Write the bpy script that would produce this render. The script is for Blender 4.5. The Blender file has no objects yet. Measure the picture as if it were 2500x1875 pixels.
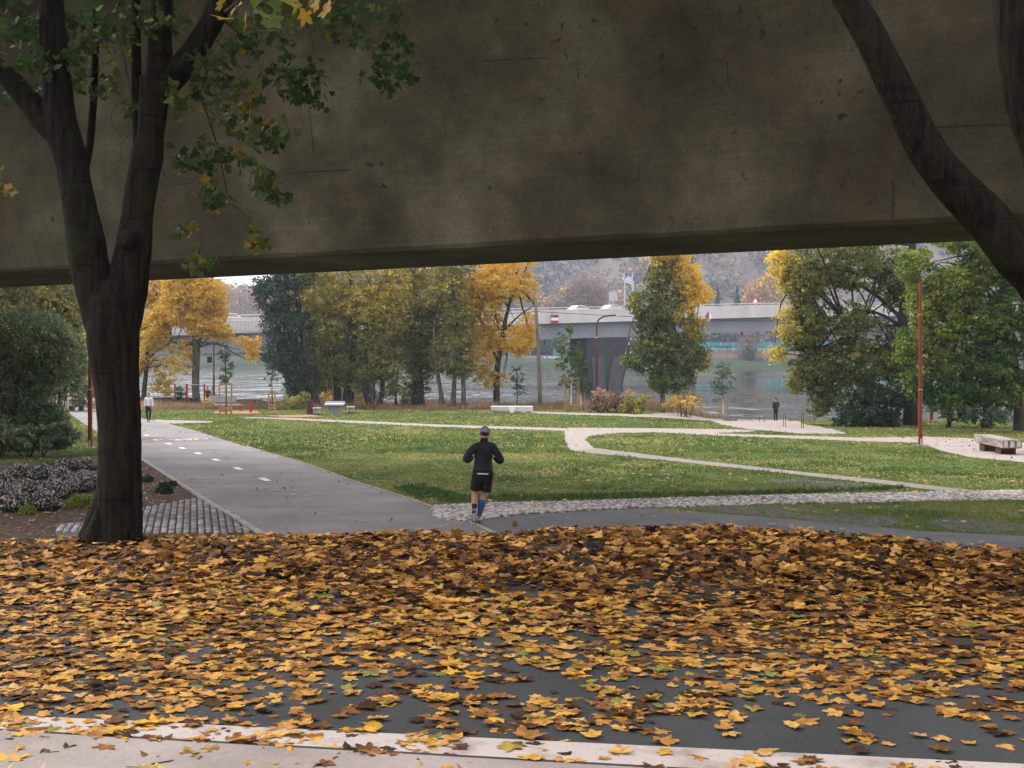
import bpy, bmesh, math, random
import numpy as np
from mathutils import Vector, geometry
R = math.radians
random.seed(7); rng = np.random.default_rng(11)
S = bpy.context.scene
COL = S.collection
# ------------------------------------------------------------------ camera, sky, sun, exposure
CZ = 3.16; F = 3125.0; HOR = 850.0           # eye height, focal length in photo pixels, horizon row
cam_d = bpy.data.cameras.new('camera'); cam = bpy.data.objects.new('camera', cam_d); COL.objects.link(cam)
cam.location = (0, 0, CZ); cam.rotation_euler = (R(90), 0, 0)
cam_d.sensor_width = 36; cam_d.lens = F/2500*36; cam_d.shift_y = (HOR-937.5)/2500
cam_d.clip_end = 6000; cam_d.clip_start = .1
S.camera = cam
SUN_EL, SUN_AZ = 48, -66                     # azimuth from +Y (view direction), negative = left
w = bpy.data.worlds.new('World'); S.world = w; w.use_nodes = True
nt = w.node_tree; nt.nodes.clear()
wo = nt.nodes.new('ShaderNodeOutputWorld'); bg = nt.nodes.new('ShaderNodeBackground')
sk = nt.nodes.new('ShaderNodeTexSky'); sk.sky_type = 'NISHITA'; sk.sun_disc = False
sk.sun_elevation = R(SUN_EL); sk.sun_rotation = R(SUN_AZ); sk.dust_density = 5; sk.air_density = 1.2
hs = nt.nodes.new('ShaderNodeHueSaturation'); hs.inputs['Saturation'].default_value = .22
mxw = nt.nodes.new('ShaderNodeMix'); mxw.data_type = 'RGBA'; mxw.inputs[0].default_value = .62
mxw.inputs[7].default_value = (9.2, 9.0, 9.1, 1)   # even cloud layer
nt.links.new(sk.outputs[0], hs.inputs['Color']); nt.links.new(hs.outputs[0], mxw.inputs[6])
nt.links.new(mxw.outputs[2], bg.inputs[0]); bg.inputs[1].default_value = .115
nt.links.new(bg.outputs[0], wo.inputs[0])
sun_d = bpy.data.lights.new('sun', 'SUN'); sun_d.energy = 1.3; sun_d.angle = R(22); sun_d.color = (1, .95, .88)
sun = bpy.data.objects.new('sun', sun_d); COL.objects.link(sun)
dirv = Vector((math.sin(R(SUN_AZ))*math.cos(R(SUN_EL)), math.cos(R(SUN_AZ))*math.cos(R(SUN_EL)), math.sin(R(SUN_EL))))
sun.rotation_euler = dirv.to_track_quat('Z', 'Y').to_euler(); sun.location = (0, 0, 60)
S.view_settings.view_transform = 'Standard'; S.view_settings.look = 'None'
S.view_settings.gamma = 1; S.view_settings.exposure = 1.2
try: S.view_settings.use_curve_mapping = False
except Exception: pass
S.render.resolution_x = 1024; S.render.resolution_y = 768
S.render.engine = 'CYCLES'
S.cycles.volume_bounces = 0; S.cycles.max_bounces = 6; S.cycles.transparent_max_bounces = 4

# ------------------------------------------------------------------ helpers
def sstep(a, b, x):
    t = np.clip((x-a)/(b-a), 0, 1); return t*t*(3-2*t)
_perm = rng.random((64, 64))
def vnoise(x, y):
    x = np.asarray(x, float); y = np.asarray(y, float)
    xi = np.floor(x).astype(int); yi = np.floor(y).astype(int)
    fx = x-xi; fy = y-yi; fx = fx*fx*(3-2*fx); fy = fy*fy*(3-2*fy)
    g = lambda a, b: _perm[a % 64, b % 64]
    return (g(xi, yi)*(1-fx)+g(xi+1, yi)*fx)*(1-fy)+(g(xi, yi+1)*(1-fx)+g(xi+1, yi+1)*fx)*fy
PLAT = CZ-1.6
def crest(x): return np.interp(x, [-26, -8, -4.5, -2, 0, 1, 1.8, 3, 4, 6, 26], [9, 9.6, 9.95, 10.4, 10.5, 10.75, 10.7, 9.7, 9.0, 8.4, 8])+.06*np.sin(np.asarray(x)*5)
YK = [0, 24, 74, 92, 105, 112, 116.5, 130, 400]
ZK = [0, 0, -1.15, -1.5, -1.7, -1.85, -3.4, -4.5, -5]
def ground(x, y):
    x = np.asarray(x, float); y = np.asarray(y, float)
    z = np.interp(y, YK, ZK)
    dip = sstep(8, 16, x-(y-92)*.2)*sstep(74, 92, y)*(1-sstep(108, 118, y))
    z = z - .62*dip - 1.1*sstep(10, 16, x-(y-92)*.2)*sstep(95, 103, y)*(1-sstep(108, 118, y))
    c = crest(x)
    return z + PLAT*(1-sstep(c, c+4.6, y))
def D(x, y): return (x*2500/2212, y*2500/2212)
def Pg(u, v):                                 # photo ray to the ground beyond the crest
    y = 17.0; k = (v-HOR)/F
    while y < 118:
        if CZ-k*y < float(ground((u-1250)/F*y, y)): break
        y += .05
    return ((u-1250)/F*y, y)
def at(u, v, Y): return Vector(((u-1250)/F*Y, Y, CZ-(v-HOR)/F*Y))
def G(x, y): return float(ground(x, y))

def link(o, parent=None):
    COL.objects.link(o)
    if parent is not None: o.parent = parent
    return o
def tag(o, label=None, cat=None, group=None, kind=None):
    if label: o['label'] = label
    if cat: o['category'] = cat
    if group: o['group'] = group
    if kind: o['kind'] = kind
    return o
def empty(name, loc=(0, 0, 0), rz=0):
    o = bpy.data.objects.new(name, None); o.location = loc; o.rotation_euler = (0, 0, rz); o.empty_display_size = .2
    return link(o)
def thing(name, label, cat, loc=(0, 0, 0), rz=0, group=None): return tag(empty(name, loc, rz), label, cat, group)
def copy_tree(o, parent=None):
    c = o.copy(); link(c, parent)
    for ch in list(o.children): copy_tree(ch, c)
    return c
class MB:
    def __init__(s): s.v = []; s.f = []; s.m = []; s.cm = 0
    def add(s, vs, fs):
        b = len(s.v); s.v += [tuple(p) for p in vs]; s.f += [tuple(i+b for i in f) for f in fs]; s.m += [s.cm]*len(fs); return s
    def box(s, c, d, rz=0, rx=0, ry=0, taper=1.0):
        from mathutils import Euler
        e = Euler((rx, ry, rz)).to_matrix(); c = Vector(c); vs = []
        for z in (-1, 1):
            for x, y in ((-1, -1), (1, -1), (1, 1), (-1, 1)):
                t = taper if z > 0 else 1
                vs.append(c+e@Vector((x*d[0]/2*t, y*d[1]/2*t, z*d[2]/2)))
        return s.add(vs, [(3, 2, 1, 0), (4, 5, 6, 7), (0, 1, 5, 4), (1, 2, 6, 5), (2, 3, 7, 6), (3, 0, 4, 7)])
    def tube(s, pts, rad, n=8, sub=1, cap=True, bump=0, seed=0):
        P = [Vector(p) for p in pts]; rad = list(rad) if hasattr(rad, '__len__') else [rad]*len(P)
        if sub > 1:
            Q = []; RR = []
            for i in range(len(P)-1):
                p0 = P[max(i-1, 0)]; p1 = P[i]; p2 = P[i+1]; p3 = P[min(i+2, len(P)-1)]
                for k in range(sub):
                    t = k/sub
                    Q.append(.5*((2*p1)+(p2-p0)*t+(2*p0-5*p1+4*p2-p3)*t*t+(-p0+3*p1-3*p2+p3)*t**3)); RR.append(rad[i]*(1-t)+rad[i+1]*t)
            Q.append(P[-1]); RR.append(rad[-1]); P, rad = Q, RR
        b = len(s.v); ref = Vector((0.13, 1, .07)).normalized(); m = len(P); rr = random.Random(seed)
        for i, p in enumerate(P):
            t = (P[min(i+1, m-1)]-P[max(i-1, 0)]).normalized()
            a = ref-t*ref.dot(t)
            if a.length < 1e-4: a = t.orthogonal()
            a.normalize(); ref = a; c = t.cross(a)
            for k in range(n):
                an = 2*math.pi*k/n; r = rad[i]
                if bump: r *= 1+bump*(math.sin(k*3.1+seed)*.35+math.sin(an*3+i*.35+seed)*.5+rr.uniform(-.6, .6))
                s.v.append(tuple(p+(a*math.cos(an)+c*math.sin(an))*r))
        nf = 0
        for i in range(m-1):
            for k in range(n):
                s.f.append((b+i*n+k, b+i*n+(k+1) % n, b+(i+1)*n+(k+1) % n, b+(i+1)*n+k)); nf += 1
        if cap: s.f.append(tuple(b+k for k in range(n-1, -1, -1))); s.f.append(tuple(b+(m-1)*n+k for k in range(n))); nf += 2
        s.m += [s.cm]*nf; return s
    def build(s, name, mat, parent=None, smooth=False, bevel=0):
        me = bpy.data.meshes.new(name); me.from_pydata(s.v, [], s.f)
        if isinstance(mat, (list, tuple)):
            for q in mat: me.materials.append(q)
            me.polygons.foreach_set('material_index', s.m)
        else: me.materials.append(mat)
        if smooth: me.polygons.foreach_set('use_smooth', [True]*len(me.polygons))
        me.update(); o = bpy.data.objects.new(name, me); link(o, parent)
        if bevel:
            b = o.modifiers.new('bevel', 'BEVEL'); b.width = bevel; b.segments = 2
        return o
def mesh_np(name, V, Fc, mat, parent=None, tint=None, smooth=False):
    V = np.asarray(V, np.float32); Fc = np.asarray(Fc, np.int32); k = Fc.shape[1]; M = len(Fc)
    me = bpy.data.meshes.new(name); me.vertices.add(len(V)); me.vertices.foreach_set('co', V.ravel())
    me.loops.add(M*k); me.loops.foreach_set('vertex_index', Fc.ravel())
    me.polygons.add(M); me.polygons.foreach_set('loop_start', np.arange(0, M*k, k, dtype=np.int32))
    if tint is not None:
        a = me.attributes.new('tint', 'FLOAT', 'FACE'); a.data.foreach_set('value', np.asarray(tint, np.float32))
    if smooth: me.polygons.foreach_set('use_smooth', np.ones(M, bool))
    me.update(calc_edges=True); me.materials.append(mat)
    return link(bpy.data.objects.new(name, me), parent)

# ------------------------------------------------------------------ materials
def ramp(nt, stops, fac):
    r = nt.nodes.new('ShaderNodeValToRGB'); e = r.color_ramp.elements
    while len(e) > 1: e.remove(e[0])
    for i, (p, c) in enumerate(stops):
        q = e[0] if i == 0 else e.new(p)
        q.position = p; q.color = (*c, 1)
    nt.links.new(fac, r.inputs[0]); return r.outputs[0]
def base(name):
    m = bpy.data.materials.new(name); m.use_nodes = True; nt = m.node_tree; nt.nodes.clear()
    o = nt.nodes.new('ShaderNodeOutputMaterial'); b = nt.nodes.new('ShaderNodeBsdfPrincipled'); nt.links.new(b.outputs[0], o.inputs[0])
    return m, nt, b, o
def noise(nt, scale, detail=5, stretch=None, rough=.6, coord='Object'):
    tc = nt.nodes.new('ShaderNodeTexCoord'); n = nt.nodes.new('ShaderNodeTexNoise')
    n.inputs['Scale'].default_value = scale; n.inputs['Detail'].default_value = detail; n.inputs['Roughness'].default_value = rough
    src = tc.outputs[coord]
    if stretch:
        mp = nt.nodes.new('ShaderNodeMapping'); mp.inputs['Scale'].default_value = stretch; nt.links.new(src, mp.inputs[0]); src = mp.outputs[0]
    nt.links.new(src, n.inputs['Vector']); return n.outputs[0]
def mix(nt, a, b, fac, mode='MIX'):
    m = nt.nodes.new('ShaderNodeMix'); m.data_type = 'RGBA'; m.blend_type = mode
    for v, i in ((fac, 0), (a, 6), (b, 7)):
        if isinstance(v, (int, float)): m.inputs[i].default_value = v
        elif isinstance(v, tuple): m.inputs[i].default_value = (*v, 1)
        else: nt.links.new(v, m.inputs[i])
    return m.outputs[2]
def bumpn(nt, b, h, strength, dist=.02):
    n = nt.nodes.new('ShaderNodeBump'); n.inputs['Strength'].default_value = strength; n.inputs['Distance'].default_value = dist
    nt.links.new(h, n.inputs['Height']); nt.links.new(n.outputs[0], b.inputs['Normal'])
def mat(name, c1, c2=None, scale=4, rough=.75, bump=.3, bs=None, stretch=None, metal=0, lo=.35, hi=.65, spec=.3, speck=None):
    m, nt, b, o = base(name); c2 = c2 or tuple(x*.75 for x in c1)
    n = noise(nt, scale, 6, stretch); col = ramp(nt, [(lo, c2), (hi, c1)], n)
    if speck:
        n3 = noise(nt, speck[0], 3); f = ramp(nt, [(speck[1], (0, 0, 0)), (speck[1]+.06, (1, 1, 1))], n3)
        col = mix(nt, col, speck[2], f)
    nt.links.new(col, b.inputs['Base Color'])
    b.inputs['Roughness'].default_value = rough; b.inputs['Metallic'].default_value = metal
    b.inputs['Specular IOR Level'].default_value = spec
    if bump:
        n2 = noise(nt, bs or scale*6, 5, stretch); bumpn(nt, b, n2, bump)
    return m
def leafmat(name, stops, trans=.3, rough=.6, spec=.15, vein=False, gain=1.0):
    stops = [(p, tuple(min(.8, x*gain) for x in c)) for p, c in stops]
    m, nt, b, o = base(name)
    a = nt.nodes.new('ShaderNodeAttribute'); a.attribute_name = 'tint'
    col = ramp(nt, stops, a.outputs['Fac'])
    if vein:
        n = noise(nt, 22, 4); col = mix(nt, col, ramp(nt, [(.35, (.55, .45, .35)), (.62, (1.15, 1.1, 1))], n), .8, 'MULTIPLY')
    nt.links.new(col, b.inputs['Base Color']); b.inputs['Roughness'].default_value = rough; b.inputs['Specular IOR Level'].default_value = spec
    t = nt.nodes.new('ShaderNodeBsdfTranslucent'); nt.links.new(col, t.inputs[0])
    ms = nt.nodes.new('ShaderNodeMixShader'); ms.inputs[0].default_value = trans
    nt.links.new(b.outputs[0], ms.inputs[1]); nt.links.new(t.outputs[0], ms.inputs[2]); nt.links.new(ms.outputs[0], o.inputs[0])
    return m

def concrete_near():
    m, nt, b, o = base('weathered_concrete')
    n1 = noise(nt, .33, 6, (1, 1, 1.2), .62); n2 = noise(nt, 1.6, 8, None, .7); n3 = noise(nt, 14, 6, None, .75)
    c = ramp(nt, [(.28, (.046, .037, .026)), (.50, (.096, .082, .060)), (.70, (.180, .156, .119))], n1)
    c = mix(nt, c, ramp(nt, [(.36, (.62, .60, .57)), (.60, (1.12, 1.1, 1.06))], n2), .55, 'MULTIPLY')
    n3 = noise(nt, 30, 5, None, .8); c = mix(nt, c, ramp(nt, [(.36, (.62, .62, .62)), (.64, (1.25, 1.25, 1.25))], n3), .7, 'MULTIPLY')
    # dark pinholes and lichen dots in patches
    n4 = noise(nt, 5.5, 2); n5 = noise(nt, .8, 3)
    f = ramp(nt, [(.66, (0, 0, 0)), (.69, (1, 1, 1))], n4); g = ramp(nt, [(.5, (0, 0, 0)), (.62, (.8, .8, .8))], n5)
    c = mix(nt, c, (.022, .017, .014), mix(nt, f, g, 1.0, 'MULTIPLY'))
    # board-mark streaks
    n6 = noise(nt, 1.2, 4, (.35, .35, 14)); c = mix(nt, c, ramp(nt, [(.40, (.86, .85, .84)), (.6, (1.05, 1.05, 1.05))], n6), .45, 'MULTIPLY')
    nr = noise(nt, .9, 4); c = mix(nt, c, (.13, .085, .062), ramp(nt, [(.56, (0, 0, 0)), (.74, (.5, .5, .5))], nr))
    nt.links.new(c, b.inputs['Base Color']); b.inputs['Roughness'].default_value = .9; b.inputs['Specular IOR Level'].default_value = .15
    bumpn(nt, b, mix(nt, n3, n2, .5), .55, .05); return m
def ground_mat():
    m, nt, b, o = base('lawn_soil')
    n1 = noise(nt, .22, 5); n2 = noise(nt, 3.2, 8, None, .7); n3 = noise(nt, 30, 6, None, .75)
    g = ramp(nt, [(.30, (.060, .105, .030)), (.50, (.15, .185, .055)), (.68, (.27, .24, .095))], n1)
    g = mix(nt, g, ramp(nt, [(.3, (.45, .5, .45)), (.6, (1.15, 1.1, 1))], n2), .8, 'MULTIPLY')
    g = mix(nt, g, ramp(nt, [(.3, (.5, .5, .5)), (.65, (1.3, 1.25, 1.2))], n3), .7, 'MULTIPLY')
    n5 = noise(nt, .5, 5); soil = ramp(nt, [(.62, (0, 0, 0)), (.7, (.8, .8, .8))], n5)
    g = mix(nt, g, (.085, .062, .045), soil)
    nt.links.new(g, b.inputs['Base Color']); b.inputs['Roughness'].default_value = .95; b.inputs['Specular IOR Level'].default_value = .1
    bumpn(nt, b, n3, .8, .05); return m
def water_mat():
    m, nt, b, o = base('river_water')
    b.inputs['Base Color'].default_value = (.030, .036, .032, 1); b.inputs['Roughness'].default_value = .04; b.inputs['IOR'].default_value = 1.42
    n1 = noise(nt, .17, 4, (1, .55, 1), .55); n2 = noise(nt, .030, 4, (.28, 1, 1), .6)
    # wind-ruffled patches among calmer water, more ruffled towards the left reach
    tc = nt.nodes.new('ShaderNodeTexCoord'); sp = nt.nodes.new('ShaderNodeSeparateXYZ'); nt.links.new(tc.outputs['Object'], sp.inputs[0])
    mr = nt.nodes.new('ShaderNodeMapRange'); mr.inputs[1].default_value = 45; mr.inputs[2].default_value = -25; mr.inputs[3].default_value = -.10; mr.inputs[4].default_value = .30; nt.links.new(sp.outputs[0], mr.inputs[0])
    ad = nt.nodes.new('ShaderNodeMath'); ad.operation = 'ADD'; nt.links.new(n2, ad.inputs[0]); nt.links.new(mr.outputs[0], ad.inputs[1])
    st = ramp(nt, [(.44, (.06, .06, .06)), (.60, (1, 1, 1))], ad.outputs[0])
    bn_ = nt.nodes.new('ShaderNodeBump'); bn_.inputs['Distance'].default_value = .8; nt.links.new(st, bn_.inputs['Strength']); nt.links.new(n1, bn_.inputs['Height']); nt.links.new(bn_.outputs[0], b.inputs['Normal'])
    return m
def bark(name, c1, c2, zs=.22, sc=9, bump=.9):
    m, nt, b, o = base(name)
    n1 = noise(nt, sc, 6, (1, 1, zs), .7); n2 = noise(nt, 2.2, 4)
    c = ramp(nt, [(.36, c2), (.60, c1)], n1); c = mix(nt, c, ramp(nt, [(.3, (.55, .55, .55)), (.6, (1.1, 1.1, 1.05))], n2), .6, 'MULTIPLY')
    n3 = noise(nt, 40, 3); c = mix(nt, c, (.10, .12, .08), ramp(nt, [(.66, (0, 0, 0)), (.72, (.45, .45, .45))], n3))
    n4 = noise(nt, 5, 4, (.25, .25, 3.5)); c = mix(nt, c, (.004, .004, .003), ramp(nt, [(.60, (0, 0, 0)), (.66, (.7, .7, .7))], n4))
    n5 = noise(nt, 1.7, 5); c = mix(nt, c, (.030, .034, .018), ramp(nt, [(.55, (0, 0, 0)), (.70, (.55, .55, .55))], n5))
    nt.links.new(c, b.inputs['Base Color']); b.inputs['Roughness'].default_value = .92; b.inputs['Specular IOR Level'].default_value = .12
    bumpn(nt, b, n1, bump, .04); return m

M = {}
M['conc'] = concrete_near()
M['ground'] = ground_mat(); M['water'] = water_mat()
M['asph_near'] = mat('dark_asphalt', (.046, .047, .049), (.029, .030, .032), 1.1, .82, .5, 60, speck=(55, .66, (.14, .135, .13)))
M['asph_path'] = mat('path_asphalt', (.270, .243, .245), (.175, .162, .166), .45, .85, .4, 40, speck=(30, .68, (.30, .28, .27)))
M['asph_grey'] = mat('grey_asphalt', (.125, .122, .126), (.085, .085, .090), 1.2, .85, .5, 40, speck=(25, .62, (.26, .25, .24)))
M['gravel'] = mat('pale_gravel', (.40, .345, .315), (.24, .205, .185), 7, .95, .8, 30, speck=(16, .62, (.12, .09, .06)))
M['gravel_dark'] = mat('greyish_gravel', (.30, .265, .24), (.18, .16, .145), 7, .95, .8, 30, speck=(16, .62, (.10, .09, .06)))
M['pav'] = mat('pinkish_concrete', (.30, .25, .235), (.21, .175, .16), 2.2, .85, .4, 30, speck=(9, .66, (.22, .17, .15)))
M['paint'] = mat('worn_white_paint', (.41, .35, .325), (.26, .215, .195), 5, .7, .3, 60, lo=.3, hi=.5, speck=(22, .62, (.30, .26, .24)))
M['dashpaint'] = mat('white_road_paint', (.84, .82, .82), (.66, .64, .64), 3, .7, .1)
M['joint'] = mat('dark_joint', (.035, .035, .038), None, 6, .9, .3)
M['kerb'] = mat('kerb_concrete', (.42, .39, .37), (.27, .25, .23), 3, .9, .4)
M['sett'] = leafmat('granite_setts', [(0, (.09, .085, .09)), (.35, (.22, .20, .20)), (.7, (.46, .40, .385)), (1, (.70, .62, .59))], 0, .8, .3)
M['mortar'] = mat('dark_sand_joint', (.10, .092, .085), (.065, .06, .055), 5, .95, .5)
M['mulch'] = mat('bark_mulch', (.095, .058, .042), (.030, .019, .015), 9, .95, .9, 25, speck=(14, .64, (.33, .22, .16)))
M['chips'] = mat('wood_chips', (.44, .22, .12), (.25, .12, .07), 6, .95, .8)
M['bark_maple'] = bark('maple_bark', (.026, .021, .0155), (.004, .0033, .0028), .10, 26, 1.0)
M['bark_dark'] = bark('dark_bark', (.075, .064, .050), (.025, .021, .018))
M['bark_grey'] = bark('grey_bark', (.16, .145, .12), (.06, .052, .044))
M['rust'] = mat('rust_red_steel', (.22, .042, .018), (.15, .03, .014), 3, .65, .1)
M['red'] = mat('red_paint', (.42, .035, .025), (.30, .03, .02), 3, .5, .05)
M['darkred'] = mat('brown_red_steel', (.13, .05, .042), (.09, .04, .035), 3, .6, .1)
M['corten'] = mat('corten_steel', (.10, .040, .030), (.05, .024, .020), 5, .8, .2)
M['wood'] = mat('stake_wood', (.42, .24, .11), (.26, .15, .08), 5, .8, .3, stretch=(1, 1, .15))
M['oldwood'] = mat('weathered_timber', (.36, .31, .28), (.15, .12, .10), 6, .85, .6, stretch=(.2, 1, 1))
M['polewood'] = mat('grey_pole_wood', (.19, .165, .145), (.12, .10, .09), 8, .85, .3, stretch=(1, 1, .1))
M['white'] = mat('white_concrete', (.62, .61, .62), (.48, .47, .48), 2, .8, .15)
M['whitebark'] = mat('whitewashed_bark', (.66, .64, .60), (.45, .43, .40), 5, .85, .3)
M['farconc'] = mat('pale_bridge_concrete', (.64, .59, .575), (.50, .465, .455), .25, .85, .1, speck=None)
M['farweb'] = mat('girder_shade_grey', (.30, .31, .34), (.25, .26, .29), .2, .85, .1, stretch=(1, 1, .3))  # girder's bluish shade put into the colour; same grey reused elsewhere
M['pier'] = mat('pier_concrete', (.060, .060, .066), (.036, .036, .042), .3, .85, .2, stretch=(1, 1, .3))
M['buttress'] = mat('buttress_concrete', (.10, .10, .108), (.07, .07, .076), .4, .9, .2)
M['steel'] = mat('galvanised_steel', (.52, .53, .55), (.4, .41, .43), 4, .45, .05, metal=.3)
M['black'] = mat('black_rubber', (.02, .02, .02), None, 5, .7, .1)
M['glass'] = mat('dark_car_glass', (.03, .035, .04), None, 2, .1, 0, spec=.6)
M['carwhite'] = mat('white_car_paint', (.84, .84, .84), (.80, .80, .80), 1, .25, 0, spec=.6)
M['blue'] = mat('blue_sign', (.03, .14, .50), (.03, .12, .45), 2, .5, 0)
M['teal'] = mat('teal_fence_paint', (.045, .30, .31), (.035, .24, .26), .5, .7, .1)
M['stone'] = mat('pale_stone_wall', (.38, .33, .30), (.20, .17, .155), 1.2, .9, .4)
M['brick'] = mat('orange_embankment', (.42, .20, .12), (.30, .15, .10), .5, .9, .2)
M['bankgrass'] = mat('bank_grass', (.038, .060, .022), (.020, .034, .014), .6, .95, .3)
M['hillfloor'] = mat('wooded_hill_floor', (.17, .125, .10), (.085, .080, .055), .03, .95, .2)
M['yellow'] = mat('yellow_buoy_paint', (.65, .42, .02), (.5, .3, .02), 2, .5, 0)
M['skin'] = mat('skin', (.46, .25, .17), (.40, .21, .14), 6, .55, .1)
M['blackcloth'] = mat('black_sports_fabric', (.020, .021, .025), (.012, .012, .015), 9, .8, .4, 14)
M['shorts'] = mat('black_shorts_fabric', (.014, .012, .012), (.009, .008, .008), 9, .85, .4, 14)
M['bluecloth'] = mat('blue_knit', (.045, .105, .26), (.03, .07, .18), 20, .85, .3)
M['navy'] = mat('navy_knit', (.015, .025, .05), None, 20, .85, .3)
M['capgrey'] = mat('grey_cap_fabric', (.30, .27, .32), (.13, .12, .14), 7, .85, .2, stretch=(1, .1, .1), lo=.45, hi=.55)
M['whitecloth'] = mat('white_shirt_fabric', (.74, .74, .80), (.6, .6, .66), 9, .8, .3)
M['redcloth'] = mat('red_fabric', (.45, .03, .025), None, 9, .8, .2)
M['beige'] = mat('beige_coat_fabric', (.52, .40, .35), None, 9, .8, .2)
M['jeans'] = mat('grey_blue_denim', (.16, .18, .22), None, 9, .8, .2)
M['hair'] = mat('dark_hair', (.035, .02, .014), None, 20, .6, .3)
M['greyhair'] = mat('light_brown_hair', (.30, .22, .17), None, 20, .6, .3)
M['sole'] = mat('shoe_sole_rubber', (.17, .15, .12), (.05, .045, .04), 26, .7, .4, stretch=(1, .2, .2))
M['shoewhite'] = mat('shoe_mesh', (.42, .42, .40), (.25, .25, .25), 20, .7, .2)
M['orange'] = mat('orange_piping', (.45, .13, .05), None, 9, .7, 0)
# foliage palettes (tint 0..1)
M['fol_maple'] = leafmat('maple_leaf_green', [(0, (.022, .044, .020)), (.45, (.046, .090, .030)), (.72, (.105, .13, .030)), (.86, (.24, .18, .03)), (1, (.30, .19, .03))], .35, vein=True)
M['fol_yellow'] = leafmat('yellow_foliage', [(0, (.11, .12, .03)), (.3, (.33, .25, .04)), (.65, (.56, .355, .055)), (1, (.68, .43, .09))], .45, gain=1.35)
M['fol_olive'] = leafmat('olive_autumn_foliage', [(0, (.030, .045, .018)), (.4, (.085, .098, .028)), (.75, (.20, .165, .040)), (1, (.46, .29, .06))], .45, gain=2.1)
M['fol_dark'] = leafmat('dark_bluish_foliage', [(0, (.014, .026, .018)), (.5, (.034, .054, .032)), (1, (.075, .095, .05))], .25, gain=1.6)
M['fol_poplar'] = leafmat('poplar_foliage', [(0, (.030, .052, .020)), (.35, (.075, .105, .030)), (.6, (.20, .17, .035)), (.8, (.46, .29, .045)), (1, (.56, .34, .06))], .45, gain=1.7)
M['fol_green'] = leafmat('fresh_green_foliage', [(0, (.016, .036, .014)), (.45, (.055, .092, .022)), (.8, (.145, .175, .030)), (1, (.26, .23, .035))], .45, gain=1.75)
M['fol_shrub'] = leafmat('willow_green_foliage', [(0, (.024, .042, .026)), (.5, (.060, .088, .050)), (.8, (.12, .135, .065)), (1, (.26, .18, .06))], .35, gain=2.2)
M['fol_far'] = leafmat('far_wood_foliage', [(0, (.035, .050, .030)), (.25, (.075, .080, .042)), (.5, (.14, .11, .085)), (.75, (.19, .125, .085)), (.9, (.30, .17, .06)), (1, (.42, .25, .07))], .2, gain=1.5)
M['fol_bare'] = leafmat('bare_brown_twigs', [(0, (.10, .07, .055)), (1, (.24, .165, .11))], .2, gain=1.4)
M['fol_heath'] = leafmat('dry_meadow_stems', [(0, (.045, .06, .025)), (.4, (.13, .10, .05)), (.75, (.28, .17, .11)), (1, (.42, .30, .20))], .3, gain=1.2)
M['grass'] = leafmat('grass_blades', [(0, (.020, .050, .016)), (.35, (.064, .100, .028)), (.7, (.130, .145, .045)), (1, (.24, .20, .085))], .3, gain=1.65)
M['aster'] = leafmat('aster_flowers', [(0, (.028, .052, .028)), (.50, (.055, .088, .045)), (.55, (.34, .27, .30)), (1, (.62, .52, .54))], .2)
LEAFCOL = [('golden yellow', (.66, .40, .07)), ('pale tan', (.64, .43, .20)), ('orange brown', (.42, .19, .05)), ('dark brown', (.17, .075, .032)), ('yellow green', (.27, .27, .05)), ('pinkish tan', (.56, .33, .18))]
M['litter'] = leafmat('fallen_leaves_mixed', [(0, (.040, .020, .010)), (.25, (.13, .058, .022)), (.45, (.32, .15, .035)), (.62, (.52, .27, .065)), (.78, (.60, .36, .12)), (.92, (.66, .37, .04)), (1, (.20, .22, .06))], .2, .55, .3, vein=True)
def fallen(name, c):
    m, nt, b, o = base(name)
    n = noise(nt, 16, 4); oi = nt.nodes.new('ShaderNodeObjectInfo')
    col = ramp(nt, [(.3, tuple(x*.62 for x in c)), (.6, c)], n)
    col = mix(nt, col, ramp(nt, [(0, (.72, .68, .62)), (1, (1.15, 1.12, 1.1))], oi.outputs['Random']), 1.0, 'MULTIPLY')
    nt.links.new(col, b.inputs['Base Color']); b.inputs['Roughness'].default_value = .55; b.inputs['Specular IOR Level'].default_value = .3
    bumpn(nt, b, n, .4, .01); return m
for nme, c in LEAFCOL: M['fl_'+nme] = fallen(nme.replace(' ', '_')+'_leaf', c)

# ------------------------------------------------------------------ ground
xs = np.concatenate([[-900, -500, -300, -200, -140, -100, -80], np.arange(-60, 61, 1.0), [80, 100, 140, 200, 300, 500, 900]])
ys = np.concatenate([[-300, -150, -80, -40, -20, -10, -5, 0, 4], np.arange(6, 19, .25), np.arange(19, 120, 1.0), [125, 130, 140]])
X, Y = np.meshgrid(xs, ys); Z = ground(X, Y)
V = np.stack([X.ravel(), Y.ravel(), Z.ravel()], 1); nx = len(xs)
i, j = np.meshgrid(np.arange(nx-1), np.arange(len(ys)-1)); a = (j*nx+i).ravel()
Fq = np.stack([a, a+1, a+nx+1, a+nx], 1)
tag(mesh_np('ground', V, Fq, M['ground'], smooth=True), kind='structure')
def in_poly(px, py, poly):
    c = np.zeros(len(px), bool); n = len(poly)
    for k in range(n):
        x1, y1 = poly[k]; x2, y2 = poly[(k+1) % n]
        if y1 == y2: continue
        cond = ((y1 > py) != (y2 > py)) & (px < (x2-x1)*(py-y1)/(y2-y1)+x1); c ^= cond
    return c
POLYS = []
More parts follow.
